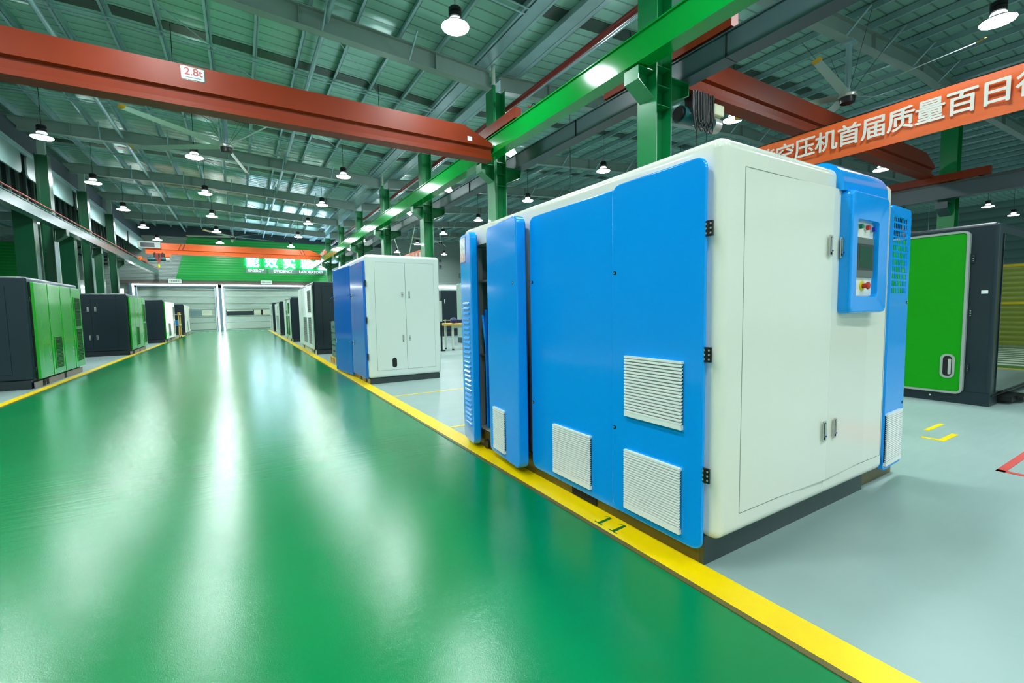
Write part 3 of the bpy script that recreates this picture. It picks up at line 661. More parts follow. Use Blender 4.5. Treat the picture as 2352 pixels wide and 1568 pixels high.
# blue control head: cap wrapping over the top edge and a console box
cap = MB(); prof = []
cx0, cx1 = 2.99, 3.575
r = .14; yo, zo = BY0-.04, BZ1+.045
for k in range(9):
    t_ = math.radians(90+90*k/8); prof.append((yo+r+r*math.cos(t_), zo-r+r*math.sin(t_)))
prof = [(2.4, zo)]+prof+[(yo, 1.95)]; inner = [(BY0+.002, 1.95), (BY0+.002, BZ1-.06), (BY0+.06, BZ1+.002), (2.4, BZ1+.002)]
full = prof+inner
cap.loft(BLUE, [[(x, p[0], p[1]) for p in full] for x in (cx0, cx1)])
hd = obj('control_cap', cap, T)
CFr = Fr((0, BY0, 0), (1, 0, 0), (0, 0, 1), (0, -1, 0))
con = MB(); cd = .078
def rr_(x0, x1, y0, y1, r_, c, seg=6):
    o = []
    for cx, cy, t0 in ((x1-r_, y1-r_, 0), (x0+r_, y1-r_, 90), (x0+r_, y0+r_, 180), (x1-r_, y0+r_, 270)):
        for k in range(seg+1):
            t_ = math.radians(t0+90*k/seg); o.append(CFr.p(cx+r_*math.cos(t_), cy+r_*math.sin(t_), c))
    return o
n_ = 28
Z_ = rr_(3.015, 3.51, 1.24, 1.95, .03, 0); A = rr_(3.015, 3.51, 1.24, 1.95, .03, cd-.02); B = rr_(3.022, 3.503, 1.247, 1.943, .028, cd-.004); B2 = rr_(3.03, 3.495, 1.255, 1.935, .025, cd)
C_ = rr_(3.085, 3.37, 1.338, 1.79, .02, cd); D_ = rr_(3.091, 3.364, 1.344, 1.784, .018, cd-.01); E_ = rr_(3.091, 3.364, 1.344, 1.784, .018, .045)
vs = Z_+A+B+B2+C_+D_+E_; fs = []
for L_ in range(6):
    for i in range(n_): j = (i+1) % n_; fs.append((L_*n_+i, L_*n_+j, (L_+1)*n_+j, (L_+1)*n_+i))
con.add(vs, fs, BLUE)
cons = obj('control_console', con, T)
mb = MB(); mb.box(WHITE, 3.07, 3.40, 1.32, 1.81, .0, .048, CFr); obj('control_panel', mb, cons)
mb = MB(); mb.rplate(BEZEL, 3.125, 3.345, 1.455, 1.69, .048, .062, .006, .003, CFr); scr = obj('touch_screen', mb, cons)
mb = MB(); mb.rplate(BEZD, 3.13, 3.34, 1.498, 1.652, .062, .064, .003, .001, CFr); mb.rplate(SCREEN, 3.152, 3.32, 1.51, 1.64, .064, .065, .002, .0005, CFr); obj('screen_glass', mb, scr)
for x, z, mm in ((3.16, 1.752, GRNB), (3.25, 1.75, REDB), (3.33, 1.746, BLUB)):
    mb = MB(); mb.cyl(STEEL, CFr.p(x, z, .048), CFr.p(x, z, .058), .016, seg=18); mb.cyl(mm, CFr.p(x, z, .058), CFr.p(x, z, .074), .0145, .0135, seg=18); obj('push_button', mb, cons)
mb = MB(); mb.cyl(YELB, CFr.p(3.235, 1.405, .048), CFr.p(3.235, 1.405, .053), .03, seg=24); mb.cyl(REDB, CFr.p(3.235, 1.405, .053), CFr.p(3.235, 1.405, .074), .013, .015, seg=20)
mb.lathe(REDB, [(.014, .072), (.02, .075), (.023, .08), (.02, .086), (.01, .089)], CFr.p(3.235, 1.405, 0), 20, (0, -1, 0)); obj('emergency_stop', mb, cons)
# open blue door at the far right side with a punched grid
OF = Fr((3.825, 1.345, 0), (1, .06, 0), (0, 0, 1)); OF.n = Vector((.06, -1, 0)).normalized()
mb = MB(); dw, z0, z1, gz0, gz1, ga0, ga1 = .385, .11, 1.965, 1.36, 1.90, .02, .33
mb.box(BLUE, 0, dw, z0+.05, gz0, 0, .03, OF); mb.rplate(BLUE, 0, dw, z0, z0+.15, 0, .03, .045, .005, OF); mb.box(BLUE, 0, ga0, gz0, z1-.04, 0, .03, OF); mb.box(BLUE, ga1, dw, gz0, z1-.05, .02, .03, OF); mb.rplate(BLUE, 0, dw, gz1, z1, 0, .03, .03, .005, OF)
nc, nr = 9, 11; cw = (ga1-ga0)/nc; rh = (gz1-gz0)/nr
for i in range(nc): mb.box(BLUE, ga0+cw*i, ga0+cw*i+.009, gz0, gz1, .0285, .03, OF)
for j in range(nr+1): mb.box(BLUE, ga0, ga1, gz0+rh*j-.006, gz0+rh*j+.006, .0283, .0302, OF)
d = obj('door', mb, T)
grille(d, OF, .01, .32, .16, .52, .03, n=24)
lockhole(d, OF, .36, 1.3, .03); lockhole(d, OF, .36, .56, .03)

# ---------------------------------------------------------------- smaller white and blue machine
def cabinet(label, x0, x1, y0, y1, h, m1, zb_=.1, r=.05, plinth=PLINTH, group=None, name='air_compressor', cat='machine', pm=None):
    t = thing(name, label, cat, ((x0+x1)/2, (y0+y1)/2, 0), group)
    mb = MB(); mb.rbox(m1, x0, x1, y0, y1, zb_, h, r, 5); obj('cabinet', mb, t)
    mb = MB(); mb.box(plinth, x0+.02, x1-.05, y0+.005, y1-.02, 0, zb_); obj('plinth', mb, t)
    return t
t2 = cabinet('white compressor cabinet with an open deep blue side door, beyond the big machine', 1.905, 3.29, 8.12, 10.75, 2.31, mat('cool_white_enamel', (222, 232, 226), .3, coat=.2), .1, .06)
mb = MB()
for a in (8.35, 8.75, 9.5): mb.box(DARK, 1.918, 1.926, a, a+.12, .01, .09)
mb.box(OLIVE, 1.92, 1.93, 8.13, 10.7, 0, .1); obj('skid_side', mb, t2)
F2 = Fr((0, 8.12, 0), (1, 0, 0), (0, 0, 1), (0, -1, 0)); CW = MATS['cool_white_enamel']
for a0, a1 in ((2.06, 2.607), (2.613, 3.16)):
    mb = MB(); mb.box(mat('seam_grey', (120, 140, 134), .6), a0-.004, a1+.004, .231, 2.179, 0, .003, F2); mb.rplate(CW, a0, a1, .235, 2.175, .002, .008, .003, .002, F2); d = obj('door', mb, t2)
    if a0 < 2.5:
        lever(d, F2, 2.55, 1.6, .008); flush_handle(d, F2, 2.545, .8, .008, .034, .14)
        mb = MB(); mb.rplate(BLACK, 2.325, 2.41, .275, .455, .008, .011, .042, .001, F2); obj('oval_port', mb, d)
    else:
        flush_handle(d, F2, 2.68, 1.6, .008, .034, .14); lever(d, F2, 2.67, .8, .008)
SF2 = Fr((1.905, 0, 0), (0, 1, 0), (0, 0, 1), (-1, 0, 0))
d = door_plate(t2, SF2, 8.16, 9.25, .10, 2.2, .04, BLUE2, .02)
for z in (1.8, 1.15, .5): hinge(d, SF2, 8.15, z, .11, .035)
lever(d, SF2, 9.1, 1.6, .04); lever(d, SF2, 9.12, .7, .04)
c_, s_ = math.cos(math.radians(4)), math.sin(math.radians(4))
R2 = Fr((1.9, 9.27, 0), (-s_, c_, 0), (0, 0, 1), (-c_, -s_, 0)); d = door_plate(t2, R2, 0, 1.3, .04, 2.21, .04, BLUE2, .02, gasket=False)
lever(d, R2, 1.22, 1.6, .04); lever(d, R2, 1.2, .68, .04)

# ---------------------------------------------------------------- left row: dark machines with green aisle sides
def left_machine(label, y0, y1, h, x0, x1=-3.27, doors=4, green=GREEN, whitelast=False, detail=True, split=None, group='dark and green machines on the left'):
    t = cabinet(label, x0, x1, y0, y1, h, SLATE, .16, .04, mat('plinth_dark', (26, 38, 40), .4), group)
    fr = Fr((x1, 0, 0), (0, 1, 0), (0, 0, 1), (1, 0, 0)); n = doors; wd = (y1-y0-.12)/n
    ff = Fr((0, y0, 0), (1, 0, 0), (0, 0, 1), (0, -1, 0))
    mb = MB(); mb.box(mat('skid_grey', (110, 104, 112), .35), x1-.02, x1-.005, y0+.01, y1-.03, 0, .12)
    for a in (.38, .55, 1.55): mb.box(DARK, x1-.006, x1+.0, y0+a*(y1-y0)/2.8, y0+(a+.11)*(y1-y0)/2.8, .01, .12)
    obj('skid_side', mb, t)
    for i in range(n):
        mm = green if not (whitelast and i >= n-2) else WHITE
        a0, a1 = y0+.1+wd*i, y0+.1+wd*(i+1)-.03
        mb = MB(); mb.box(DARK, a0-.004, a1+.004, .16, h-.08, 0, .02, fr); mb.rplate(mm, a0, a1, .165, h-.085, .01, .06, .012, .01, fr)
        d = obj('door', mb, t)
        if i == 0:
            for z in (.35, h*.5, h-.4): hinge(d, Fr((x1, 0, 0), (0, 1, 0), (0, 0, 1), (1, 0, 0)), a0-.01, z, .1, .03)
        if detail and i in (0, 2): flush_handle(d, fr, a1-.1, .55, .06, .04, .16)
        if i == 1 or (i == 3 and n == 4): louvre(d, fr, a0+.15, a1-.1, .28 if i == 1 else .3, .9 if i == 1 else 1.02, .06, mm, 22, .014)
        if i == 3: louvre(d, fr, a0+.15, a1-.1, 1.08, 1.72, .06, mm, 20, .014)
    # front leaves
    xm = split or (x0+x1)/2-.1
    for a0, a1 in ((x0+.12, xm-.004), (xm+.004, x1-.28)):
        mb = MB(); mb.box(DARK, a0-.003, a1+.003, .275, h-.175, 0, .003, ff); mb.rplate(SLATE, a0, a1, .28, h-.18, .002, .01, .004, .003, ff); d = obj('front_door', mb, t)
        hx = xm-.08 if a0 < xm-.1 else xm+.1
        for z in (.62, h-.5): flush_handle(d, ff, hx, z, .01, .045, .14)
    return t
left_machine('dark slate machine with four glossy green doors, nearest on the left', 11.44, 14.35, 2.03, -5.0)
left_machine('second dark machine on the left, its two front doors fully in view', 19.28, 22.2, 2.03, -5.15, -3.2, split=-4.09)
left_machine('third dark machine on the left with green and white side doors', 26.6, 30.3, 2.03, -4.75, -3.12, 4, GREEN, True, False)
left_machine('last dark machine on the left, its white side by the roll-up door', 35.3, 38.6, 1.98, -4.6, -3.1, 4, WHITE, False, False)
# yellow-framed trolley standing between third and last left machine
t = thing('parts_trolley', 'yellow-legged parts trolley with a blue item between the far left machines', 'trolley', (-3.25, 31.6, 0))
mb = MB()
for x in (-3.5, -3.0):
    for y in (31.2, 32.0): mb.cyl(mat('trolley_yellow', (230, 190, 90), .5), (x, y, .08), (x, y, 1.45), .03, seg=8)
obj('upright', mb, t)
for z in (.12, .7, 1.3):
    mb = MB(); mb.box(STEEL, -3.55, -2.95, 31.15, 32.05, z, z+.04); obj('shelf', mb, t)
for x, y in ((-3.5, 31.2), (-3.0, 31.2), (-3.5, 32), (-3, 32)):
    mb = MB(); mb.cyl(BLACK, (x-.02, y, .045), (x+.02, y, .045), .045, seg=12); obj('wheel', mb, t)
o = MB(); o.lathe(BLUE, [(.06, 0), (.12, .05), (.12, .22), (.05, .28)], (-3.1, 31.4, .74), 16); tag(obj('blue_canister', o), 'blue canister on the middle shelf of the yellow trolley', 'canister')

# ---------------------------------------------------------------- right row beyond the blue machine
def right_machine(label, y0, y1, h, x1, x0=1.95, side=WHITE, mid=None, detail=2):
    t = cabinet(label, x0, x1, y0, y1, h, SLATE, .14, .04, mat('plinth_dark', (26, 38, 40), .4), 'dark machines right of the aisle')
    fr = Fr((x0, 0, 0), (0, 1, 0), (0, 0, 1), (-1, 0, 0)); n = 3; wd = (y1-y0-.16)/n
    mb = MB(); mb.box(mat('skid_pale', (190, 205, 190), .35), x0+.0, x0+.015, y0+.01, y1-.03, 0, .13)
    for a in (.3, .55, 2.3): mb.box(DARK, x0-.003, x0, y0+a*(y1-y0)/3, y0+(a+.15)*(y1-y0)/3, .01, .12)
    obj('skid_side', mb, t)
    for i in range(n):
        mm = side if not (mid and i == 1) else mid
        a0, a1 = y0+.12+wd*i, y0+.12+wd*(i+1)-.015
        mb = MB(); mb.box(DARK, a0-.004, a1+.004, .15, h-.1, 0, .02, fr); mb.rplate(mm, a0, a1, .155, h-.105, .01, .06, .012, .01, fr); d = obj('door', mb, t)
        if i == 0: louvre(d, fr, a0+.2, a1-.25, .3, 1.15, .06, mid or side, 26, .014); louvre(d, fr, a0+.2, a1-.25, 1.3, h-.25, .06, mid or side, 24, .014)
        if i == 1: louvre(d, fr, a0+.15, a1-.2, .3, 1.15, .06, mm, 26, .014)
    ff = Fr((0, y0, 0), (1, 0, 0), (0, 0, 1), (0, -1, 0))
    mb = MB(); mb.box(DARK, x0+.22, x1-.1, .245, h-.145, 0, .003, ff); mb.rplate(SLATE, x0+.225, x1-.105, .25, h-.15, .002, .01, .004, .003, ff); obj('front_panel', mb, t)
    return t
right_machine('dark slate machine with white louvred side, just past the blue-sided one', 15.0, 18.8, 2.25, 3.4, side=mat('pale_side', (205, 225, 215), .3, coat=.2))
right_machine('dark machine with green and white side, second past the blue-sided one', 22.4, 25.7, 2.0, 2.9, side=MATS['pale_side'], mid=GREEN)
right_machine('dark machine beyond the green-striped one, third past the blue-sided one', 29.3, 32.6, 1.98, 2.85, side=MATS['pale_side'])
right_machine('furthest dark machine right of the aisle, by the roll-up door', 35.8, 38.9, 2.05, 2.85, side=MATS['pale_side'])

# pallet with three stacked black and teal boxes
t = thing('wooden_pallet', 'small pine pallet under stacked black boxes beside the yellow line', 'pallet', (2.35, 12.3, 0))
for y in (11.95, 12.3, 12.62):
    mb = MB()
    for x in (1.98, 2.3, 2.62): mb.box(WOOD, x, x+.1, y-.05, y+.05, .02, .11)
    mb.box(WOOD, 1.98, 2.72, y-.05, y+.05, 0, .02); mb.box(WOOD, 1.98, 2.72, y-.05, y+.05, .11, .13); obj('bearer', mb, t)
for i in range(6):
    mb = MB(); mb.box(WOOD, 1.98+i*.13, 2.07+i*.13, 11.9, 12.67, .13, .15); obj('deck_board', mb, t)
for i, nm in enumerate(('bottom', 'middle', 'top')):
    z = .15+i*.31
    t = thing('motor_box', 'black box with teal end on the pine pallet, %s of the stack of three' % nm, 'box', (2.35, 12.25, z), 'boxes on the pallet')
    mb = MB(); mb.rbox(mat('charcoal_box', (30, 38, 40), .4), 2.03, 2.68, 11.97, 12.6, z, z+.285, .01, 2); obj('body', mb, t)
    mb = MB(); mb.box(mat('teal_end', (86, 118, 110), .4), 2.02, 2.03, 11.98, 12.59, z+.01, z+.275); mb.box(BLACK, 2.01, 2.02, 12.15, 12.4, z+.14, z+.17); obj('end_panel', mb, t)
    mb = MB(); mb.box(mat('teal_end', (130, 168, 156), .4), 2.03, 2.68, 11.955, 12.6, z+.285, z+.3); obj('lid', mb, t)

# ---------------------------------------------------------------- dark machine with the green door at far right
NX0, NY0, NH = 7.82, 1.65, 2.25
t = thing('air_compressor', 'tall dark machine with one grey-edged bright green door, at far right', 'machine', (9.6, 3.2, 0))
mb = MB(); mb.rbox(SLATE, NX0, 12.2, NY0, 4.9, .12, NH, .045, 5); obj('cabinet', mb, t)
NF = Fr((NX0, 0, 0), (0, 1, 0), (0, 0, 1), (-1, 0, 0)); NQ = Fr((0, NY0, 0), (1, 0, 0), (0, 0, 1), (0, -1, 0))
mb = MB(); mb.box(SLATE, NX0-.01, NX0+.3, NY0, 4.8, 0, .16); mb.box(PLINTH, NX0+.6, 12, NY0+.1, 4.7, .03, .12)
mb.box(BLACK, NX0+.35, NX0+.75, NY0-.12, NY0+.1, .04, .1); mb.box(BLACK, NX0+.55, NX0+.9, NY0-.18, NY0+.05, .045, .09); obj('plinth', mb, t)
mb = MB(); mb.cyl(CHROME, NF.p(2.2, .07, .01), NF.p(2.2, .07, .016), .012, seg=10); mb.cyl(CHROME, NF.p(2.62, .08, .01), NF.p(2.62, .08, .016), .012, seg=10); mb.box(BLACK, 2.55, 2.9, .02, .13, .011, .012, NF); obj('plinth_bolts', mb, t)
mb = MB(); mb.rplate(GREENM, 1.91, 3.55, .15, 2.15, 0, .05, .05, .008, NF); d = obj('door', mb, t)
mb = MB(); mb.ringplate(GREYTRIM, 1.885, 3.575, .125, 2.175, -.0, .062, .027, .07, NF, 6, .04); obj('door_seal', mb, d)
mb = MB(); mb.ringplate(GREYTRIM, 1.965, 2.105, .32, .63, .05, .062, .025, .06, NF, 6, .04); mb.rplate(BLACK, 1.985, 2.085, .34, .61, .045, .053, .045, .001, NF); mb.rplate(STEEL, 2.0, 2.03, .37, .57, .053, .058, .01, .002, NF); obj('recessed_handle', mb, d)
for z in (1.83, 1.15, .46):
    mb = MB(); mb.box(SLATE, 1.845, 1.885, z-.06, z+.06, 0, .012, NF)
    for q in (-.03, 0, .03): mb.cyl(CHROME, NF.p(1.858, z+q, .012), NF.p(1.858, z+q, .015), .006, seg=8)
    obj('hinge', mb, d)
mb = MB(); mb.rplate(PAPER, 1.715, 1.775, 1.39, 1.43, 0, .002, .002, .0005, NF); obj('label', mb, t)
mb = MB(); mb.rplate(SLATEG, 8.0, 12.0, .16, 2.12, 0, .012, .01, .003, NQ); obj('glossy_side_panel', mb, t)
mb = MB(); mb.box(BLACK, 7.85, 12.1, .12, .135, 0, .012, NQ); obj('panel_lip', mb, t)

# ---------------------------------------------------------------- right bay background: cabinet, machine, bench, rack
t = cabinet('dark slate cabinet with pale handles seen between the two white machines', 8.62, 10.2, 21.1, 23.5, 2.3, SLATE, .25, .04, mat('plinth_dark', (26, 38, 40), .4), name='machine_cabinet', cat='cabinet')
fq = Fr((0, 21.1, 0), (1, 0, 0), (0, 0, 1), (0, -1, 0))
mb = MB(); mb.rplate(SLATE, 8.72, 10.1, .35, 2.2, 0, .012, .01, .004, fq); d = obj('door', mb, t)
for z in (1.75, .75): mb = MB(); mb.rplate(WPIPE, 8.76, 8.8, z-.1, z+.1, .012, .03, .005, .003, fq); obj('handle', mb, d)
t = cabinet('pale machine with a green stripe behind the workbench', 7.42, 8.9, 16.2, 16.6, 2.35, mat('pale_teal', (170, 200, 186), .3), .2, .05, name='air_compressor')
fq = Fr((0, 16.2, 0), (1, 0, 0), (0, 0, 1), (0, -1, 0))
mb = MB(); mb.rplate(GREENM, 7.56, 7.64, .35, 2.2, 0, .012, .01, .003, fq); obj('stripe', mb, t)
mb = MB(); mb.rplate(BLACK, 7.53, 7.66, 1.6, 1.85, .012, .02, .05, .003, fq); obj('porthole', mb, t)
t = thing('workbench', 'wooden-topped workbench with pale steel legs', 'workbench', (6.5, 13.7, 0))
mb = MB(); mb.rbox(WOOD, 5.62, 7.6, 13.3, 14.2, .80, .87, .008, 2); obj('bench_top', mb, t)
for x, y in ((5.85, 13.45), (7.45, 13.45), (5.85, 14.05), (7.45, 14.05)):
    mb = MB(); mb.box(WPIPE, x-.03, x+.03, y-.03, y+.03, .05, .8); mb.cyl(BLACK, (x, y, 0), (x, y, .05), .035, seg=10); obj('leg', mb, t)
mb = MB(); mb.box(WPIPE, 5.85, 7.45, 13.43, 13.47, .72, .79); obj('apron', mb, t)
t = thing('bench_vice', 'dark blue bench vice on the wooden workbench', 'vice', (6.05, 13.7, .87)); VB = mat('vice_blue', (30, 40, 90), .4)
mb = MB(); mb.lathe(VB, [(.03, 0), (.1, .02), (.12, .1), (.09, .16), (.03, .19)], (5.98, 13.65, .87), 18); mb.rbox(VB, 6.0, 6.4, 13.6, 13.75, .88, 1.0, .02, 2); mb.rbox(VB, 6.4, 6.55, 13.55, 13.8, .87, .98, .02, 2); obj('body', mb, t)
mb = MB(); mb.cyl(CHROME, (5.62, 13.65, .98), (6.0, 13.65, .98), .01); obj('screw_bar', mb, t)
t = thing('control_post', 'slim white and black control post beside the smaller white machine', 'post', (5.5, 13.5, 0))
mb = MB(); mb.box(BLACK, 5.46, 5.50, 13.48, 13.52, 0, .95); mb.box(BLACK, 5.4, 5.56, 13.4, 13.6, 0, .03); obj('pole', mb, t)
mb = MB(); mb.box(WPIPE, 5.38, 5.50, 13.44, 13.5, .95, 1.6); obj('box', mb, t)

t = thing('reflection_curtain', 'olive yellow curtain screen added out of view for the glossy panel to reflect', 'curtain', (19.3, -1.5, 0))  # unseen screen, added to show up in the glossy side panel
mb = MB(); mb.box(stripes(mat('olive_reflection_curtain', (150, 165, 40), .4), 'Z', 2.2, .5, .03, dark=.3), 19.2, 19.25, -4.5, 1.2, 0, 2.35); obj('screen', mb, t)
mb = MB(); mb.box(YELLOW, 19.18, 19.2, -4.5, 1.2, 1.2, 1.26); mb.box(YELLOW, 19.18, 19.2, -4.5, 1.2, 2.28, 2.35); obj('rail', mb, t)
# ================================================================== CRANES
def crane(label, y, x0, x1, ztop, zbot, m1, xe0, ze0, xe1, ze1, tl=2.2, plates=(), name='overhead_crane', dep=.36):
    t = thing(name, label, 'crane', ((x0+x1)/2, y, zbot), 'overhead cranes')
    H = ztop-zbot; mb = MB(); w1 = dep/2
    def sec(x, zt):
        zm = zbot+H*.42; zq = zbot+.13*H*1.6
        q = [(-w1, zt), (w1, zt), (w1, zm), (w1*.55, zm-.05), (w1*.3, zq), (w1*.3, zbot+.03), (w1*.9, zbot+.03), (w1*.9, zbot), (-w1*.9, zbot), (-w1*.9, zbot+.09*1), (-w1*.55, zbot+.10), (-w1*.62, zm-.03), (-w1, zm)]
        return [(x, y+a, b) for a, b in q]
    mb.loft(m1, [sec(x0, zbot+H*.55), sec(x0+.75, ztop), sec(x1-.75, ztop), sec(x1, zbot+H*.55)]); obj('girder', mb, t)
    for xe, ze in ((xe0, ze0), (xe1, ze1)):
        mb = MB(); mb.rbox(m1, xe-.09, xe+.09, y-tl/2, y+tl/2, ze+.03, ze+.27, .01, 2); b = obj('end_truck', mb, t)
        for q in (-1, 1):
            mb = MB(); mb.cyl(BLACK, (xe-.05, y+q*(tl/2-.2), ze+.1), (xe+.05, y+q*(tl/2-.2), ze+.1), .1, seg=18); obj('wheel', mb, b)
    return t
c1 = crane('long red-oxide overhead crane crossing above the near aisle, marked 2.8t', 10.0, -5.3, 5.45, 5.62, 4.93, ORANGE, -5.17, 4.72, 5.62, 5.59)
fr = Fr((0, 10-.18, 0), (1, 0, 0), (0, 0, 1), (0, -1, 0))
mb = MB(); mb.rplate(CHROME, -.67, -.32, 5.37, 5.60, .001, .006, .02, .002, fr); mb.rplate(mat('plate_face', (175, 190, 186), .35), -.655, -.335, 5.385, 5.585, .006, .0075, .015, .0005, fr); pl = obj('load_plate', mb, c1)
text('2.8t', .17, mat('plate_red', (150, 30, 24), .5), 'lettering', pl, fr, -.49, 5.51, .008, .001, bold=.003)
mb = MB(); mb.box(SIGNG, -.61, -.38, 5.41, 5.425, .0075, .0085, fr); obj('lettering', mb, pl)
mb = MB(); mb.rplate(PAPER, 4.78, 4.9, 5.28, 5.38, .0, .003, .004, .001, fr); obj('label', mb, c1)
mb = MB(); mb.rbox(TEALM, 5.2, 5.5, 10.35, 10.7, 5.3, 5.5, .03, 2); mb.cyl(TEALM, (5.0, 10.5, 5.35), (5.25, 10.5, 5.35), .07); obj('travel_motor', mb, c1)
c2 = crane('orange overhead crane in the right bay with a cable-hung hoist', 5.75, 6.95, 19.2, 5.92, 5.26, ORANGE, 6.68, 5.50, 19.45, 5.07, 2.8)
c3 = crane('bright orange overhead crane in front of the far green wall', 37.0, -5.0, 5.44, 5.95, 5.25, ORANGE2, -5.17, 4.69, 5.62, 5.59, 2.0)
fr3 = Fr((0, 37-.18, 0), (1, 0, 0), (0, 0, 1), (0, -1, 0))
for x in (-3.3, -3.1, 4.1, 4.3):
    mb = MB(); s_ = .1 if x < 0 else -.1; mb.add([fr3.p(x, 5.56, .002), fr3.p(x+.05, 5.56, .002), fr3.p(x+.05+s_*1.6, 5.93, .002), fr3.p(x+s_*1.6, 5.93, .002), fr3.p(x, 5.56, .008), fr3.p(x+.05, 5.56, .008), fr3.p(x+.05+s_*1.6, 5.93, .008), fr3.p(x+s_*1.6, 5.93, .008)], [(0,1,2,3),(7,6,5,4),(0,4,5,1),(1,5,6,2),(2,6,7,3),(3,7,4,0)], mat('stripe_brown', (120, 40, 20), .5)); obj('stripe', mb, c3)
mb = MB(); mb.box(GREYTRIM, -5.35, -4.2, 36.7, 36.9, 5.6, 6.0); mb.box(BLACK, -5.2, -4.5, 36.68, 36.7, 5.65, 5.92); obj('control_box', mb, c3)
# hoists
def hoist(label, x, y, z, m1, m2, near=True):
    t = thing('electric_hoist', label, 'hoist', (x, y, z), 'hoists under the cranes')
    mb = MB(); mb.cyl(m1, (x-.55, y, z), (x-.2, y, z), .15, seg=24); mb.cyl(BLACK, (x-.6, y, z), (x-.55, y, z), .12, seg=20); mb.cyl(m1, (x-.2, y, z), (x+.35, y, z), .12, seg=20); mb.cyl(STEEL, (x+.35, y, z-.02), (x+.55, y, z-.02), .14, seg=20); obj('motor', mb, t)
    mb = MB(); mb.box(BLACK, x-.3, x+.3, y-.08, y+.08, z+.14, z+.36); mb.cyl(BLACK, (x-.2, y-.12, z+.36), (x-.2, y+.12, z+.36), .06); mb.cyl(BLACK, (x+.2, y-.12, z+.36), (x+.2, y+.12, z+.36), .06); obj('trolley', mb, t)
    mb = MB(); mb.rbox(m2, x+.3, x+.62, y-.14, y+.06, z+.12, z+.34, .04, 2); obj('switch_box', mb, t)
    mb = MB(); mb.cyl(CABLE, (x-.05, y, z-.1), (x-.05, y, z-(1.2 if near else .3)), .008, seg=6); mb.cyl(CABLE, (x+.25, y, z-.1), (x+.25, y, z-(1.1 if near else .3)), .006, seg=6)
    mb.lathe(YELB, [(.03, 0), (.06, .06), (.06, .18), (.02, .24)], (x-.05, y, z-(1.45 if near else .55)), 12); obj('hook_block', mb, t)
    for i in range(14 if near else 4):
        cx = x+(.034 if near else .055)*i-(.36 if near else .1); w_ = .09+.02*(i % 3); dz = .40+.05*((i*7) % 4)
        mb = MB(); mb.tube(CABLE if near else REDC, [Vector((cx-w_*.5+w_*(q/20.0)+(.09 if near else .03)*math.sin((q-10)/10*math.pi/2)*(1-abs(q-10)/14), y-.2-.012*(i % 4), z+.38-(dz*1.25)*(1-(abs(q-10)/10.0)**2.4))) for q in range(21)], .013, 6); obj('festoon_cable', mb, t)
    return t
hoist('teal electric hoist with looped black cables under the right bay crane', 7.72, 5.75, 4.86, TEALM, mat('cream_box', (205, 208, 170), .4))
hoist('small orange and teal hoist with red cables at the far left crane end', -4.3, 36.7, 4.9, TEALM, ORANGE2, False)
hoist('second electric hoist parked under the near right end of the distant bay crane', 14.6, 26.0, 5.2, TEALM, ORANGE2, False) if False else None

t = thing('lifting_sling', 'two thin pale sling rods hanging in a V above the smaller white machine', 'sling', (6.75, 21, 3.0))
mb = MB(); mb.cyl(WPIPE, (6.75, 22.6, 5.065), (6.75, 20.85, 3.2), .022, seg=8); obj('rod', mb, t)
mb = MB(); mb.cyl(WPIPE, (6.75, 19.3, 5.07), (6.75, 20.8, 3.2), .022, seg=8); obj('rod', mb, t)
mb = MB(); mb.cyl(STEEL, (6.75, 20.7, 3.2), (6.75, 20.95, 3.2), .04, seg=12); obj('shackle', mb, t)
# ================================================================== BANNER
BXX = 9.5
def banner(label, y0, y1, dz=0.0):
    t = thing('banner', label, 'banner', (BXX, (y0+y1)/2, 4.0))
    mb = MB(); ny = int((y1-y0)*5); vs = []; fs = []
    for i in range(ny+1):
        y = y0+(y1-y0)*i/ny; wv = .012*math.sin(y*1.7)+.006*math.sin(y*4.1); sag = .03*math.sin((y-y0)/(y1-y0)*math.pi)
        for j, z in enumerate((4.62+dz, 4.45+dz, 4.3+dz, 4.15+dz, 3.98+dz)): vs.append((BXX+wv*(1 if j % 2 else .6)+.004*math.sin(y*9+j), y, z-sag))
    for i in range(ny):
        for j in range(4): a = i*5+j; fs.append((a, a+5, a+6, a+1))
    mb.add(vs, fs, BANNER); mb.add([(v[0]+.004, v[1], v[2]) for v in vs], [f[::-1] for f in fs], BANNER); obj('cloth', mb, t)
    mb = MB(); mb.cyl(CABLE, (BXX+.002, y0-1.5, 4.6+dz), (BXX+.002, y1+.6, 4.6+dz), .01, seg=6); obj('rope', mb, t)
    return t
t_far = banner('short far piece of red banner above the smaller white machine', 25.0, 34.0, .40)
for y in (25.1, 33.9): mb = MB(); mb.cyl(CABLE, (BXX, y, 4.98), (BXX, y, zb(BXX)+.5), .008, seg=5); obj("suspension_wire", mb, t_far)
t = banner('long orange-red cloth banner with white Chinese characters across the right bay', -2.0, 12.0)
for y in (-1.9, 11.9): mb = MB(); mb.cyl(CABLE, (BXX, y, 4.6), (BXX, y, zb(BXX)+.5), .008, seg=5); obj("suspension_wire", mb, t)
BF = Fr((BXX-.03, 0, 0), (0, -1, 0), (0, 0, 1), (-1, 0, 0))
for i, ch in enumerate('科技创新高效节能空压机首届质量百日行动'):
    y = 5.05-(i-8)*.368
    text(ch, .385, BANTXT, 'banner_character', t, BF, -y, 4.28, 0, .002, dup=.007)
for i, ch in enumerate('优质高效'):
    text(ch, .36, BANTXT, 'banner_character', t_far, BF, -(27.6-i*.6), 4.66, 0, .002, dup=.007)

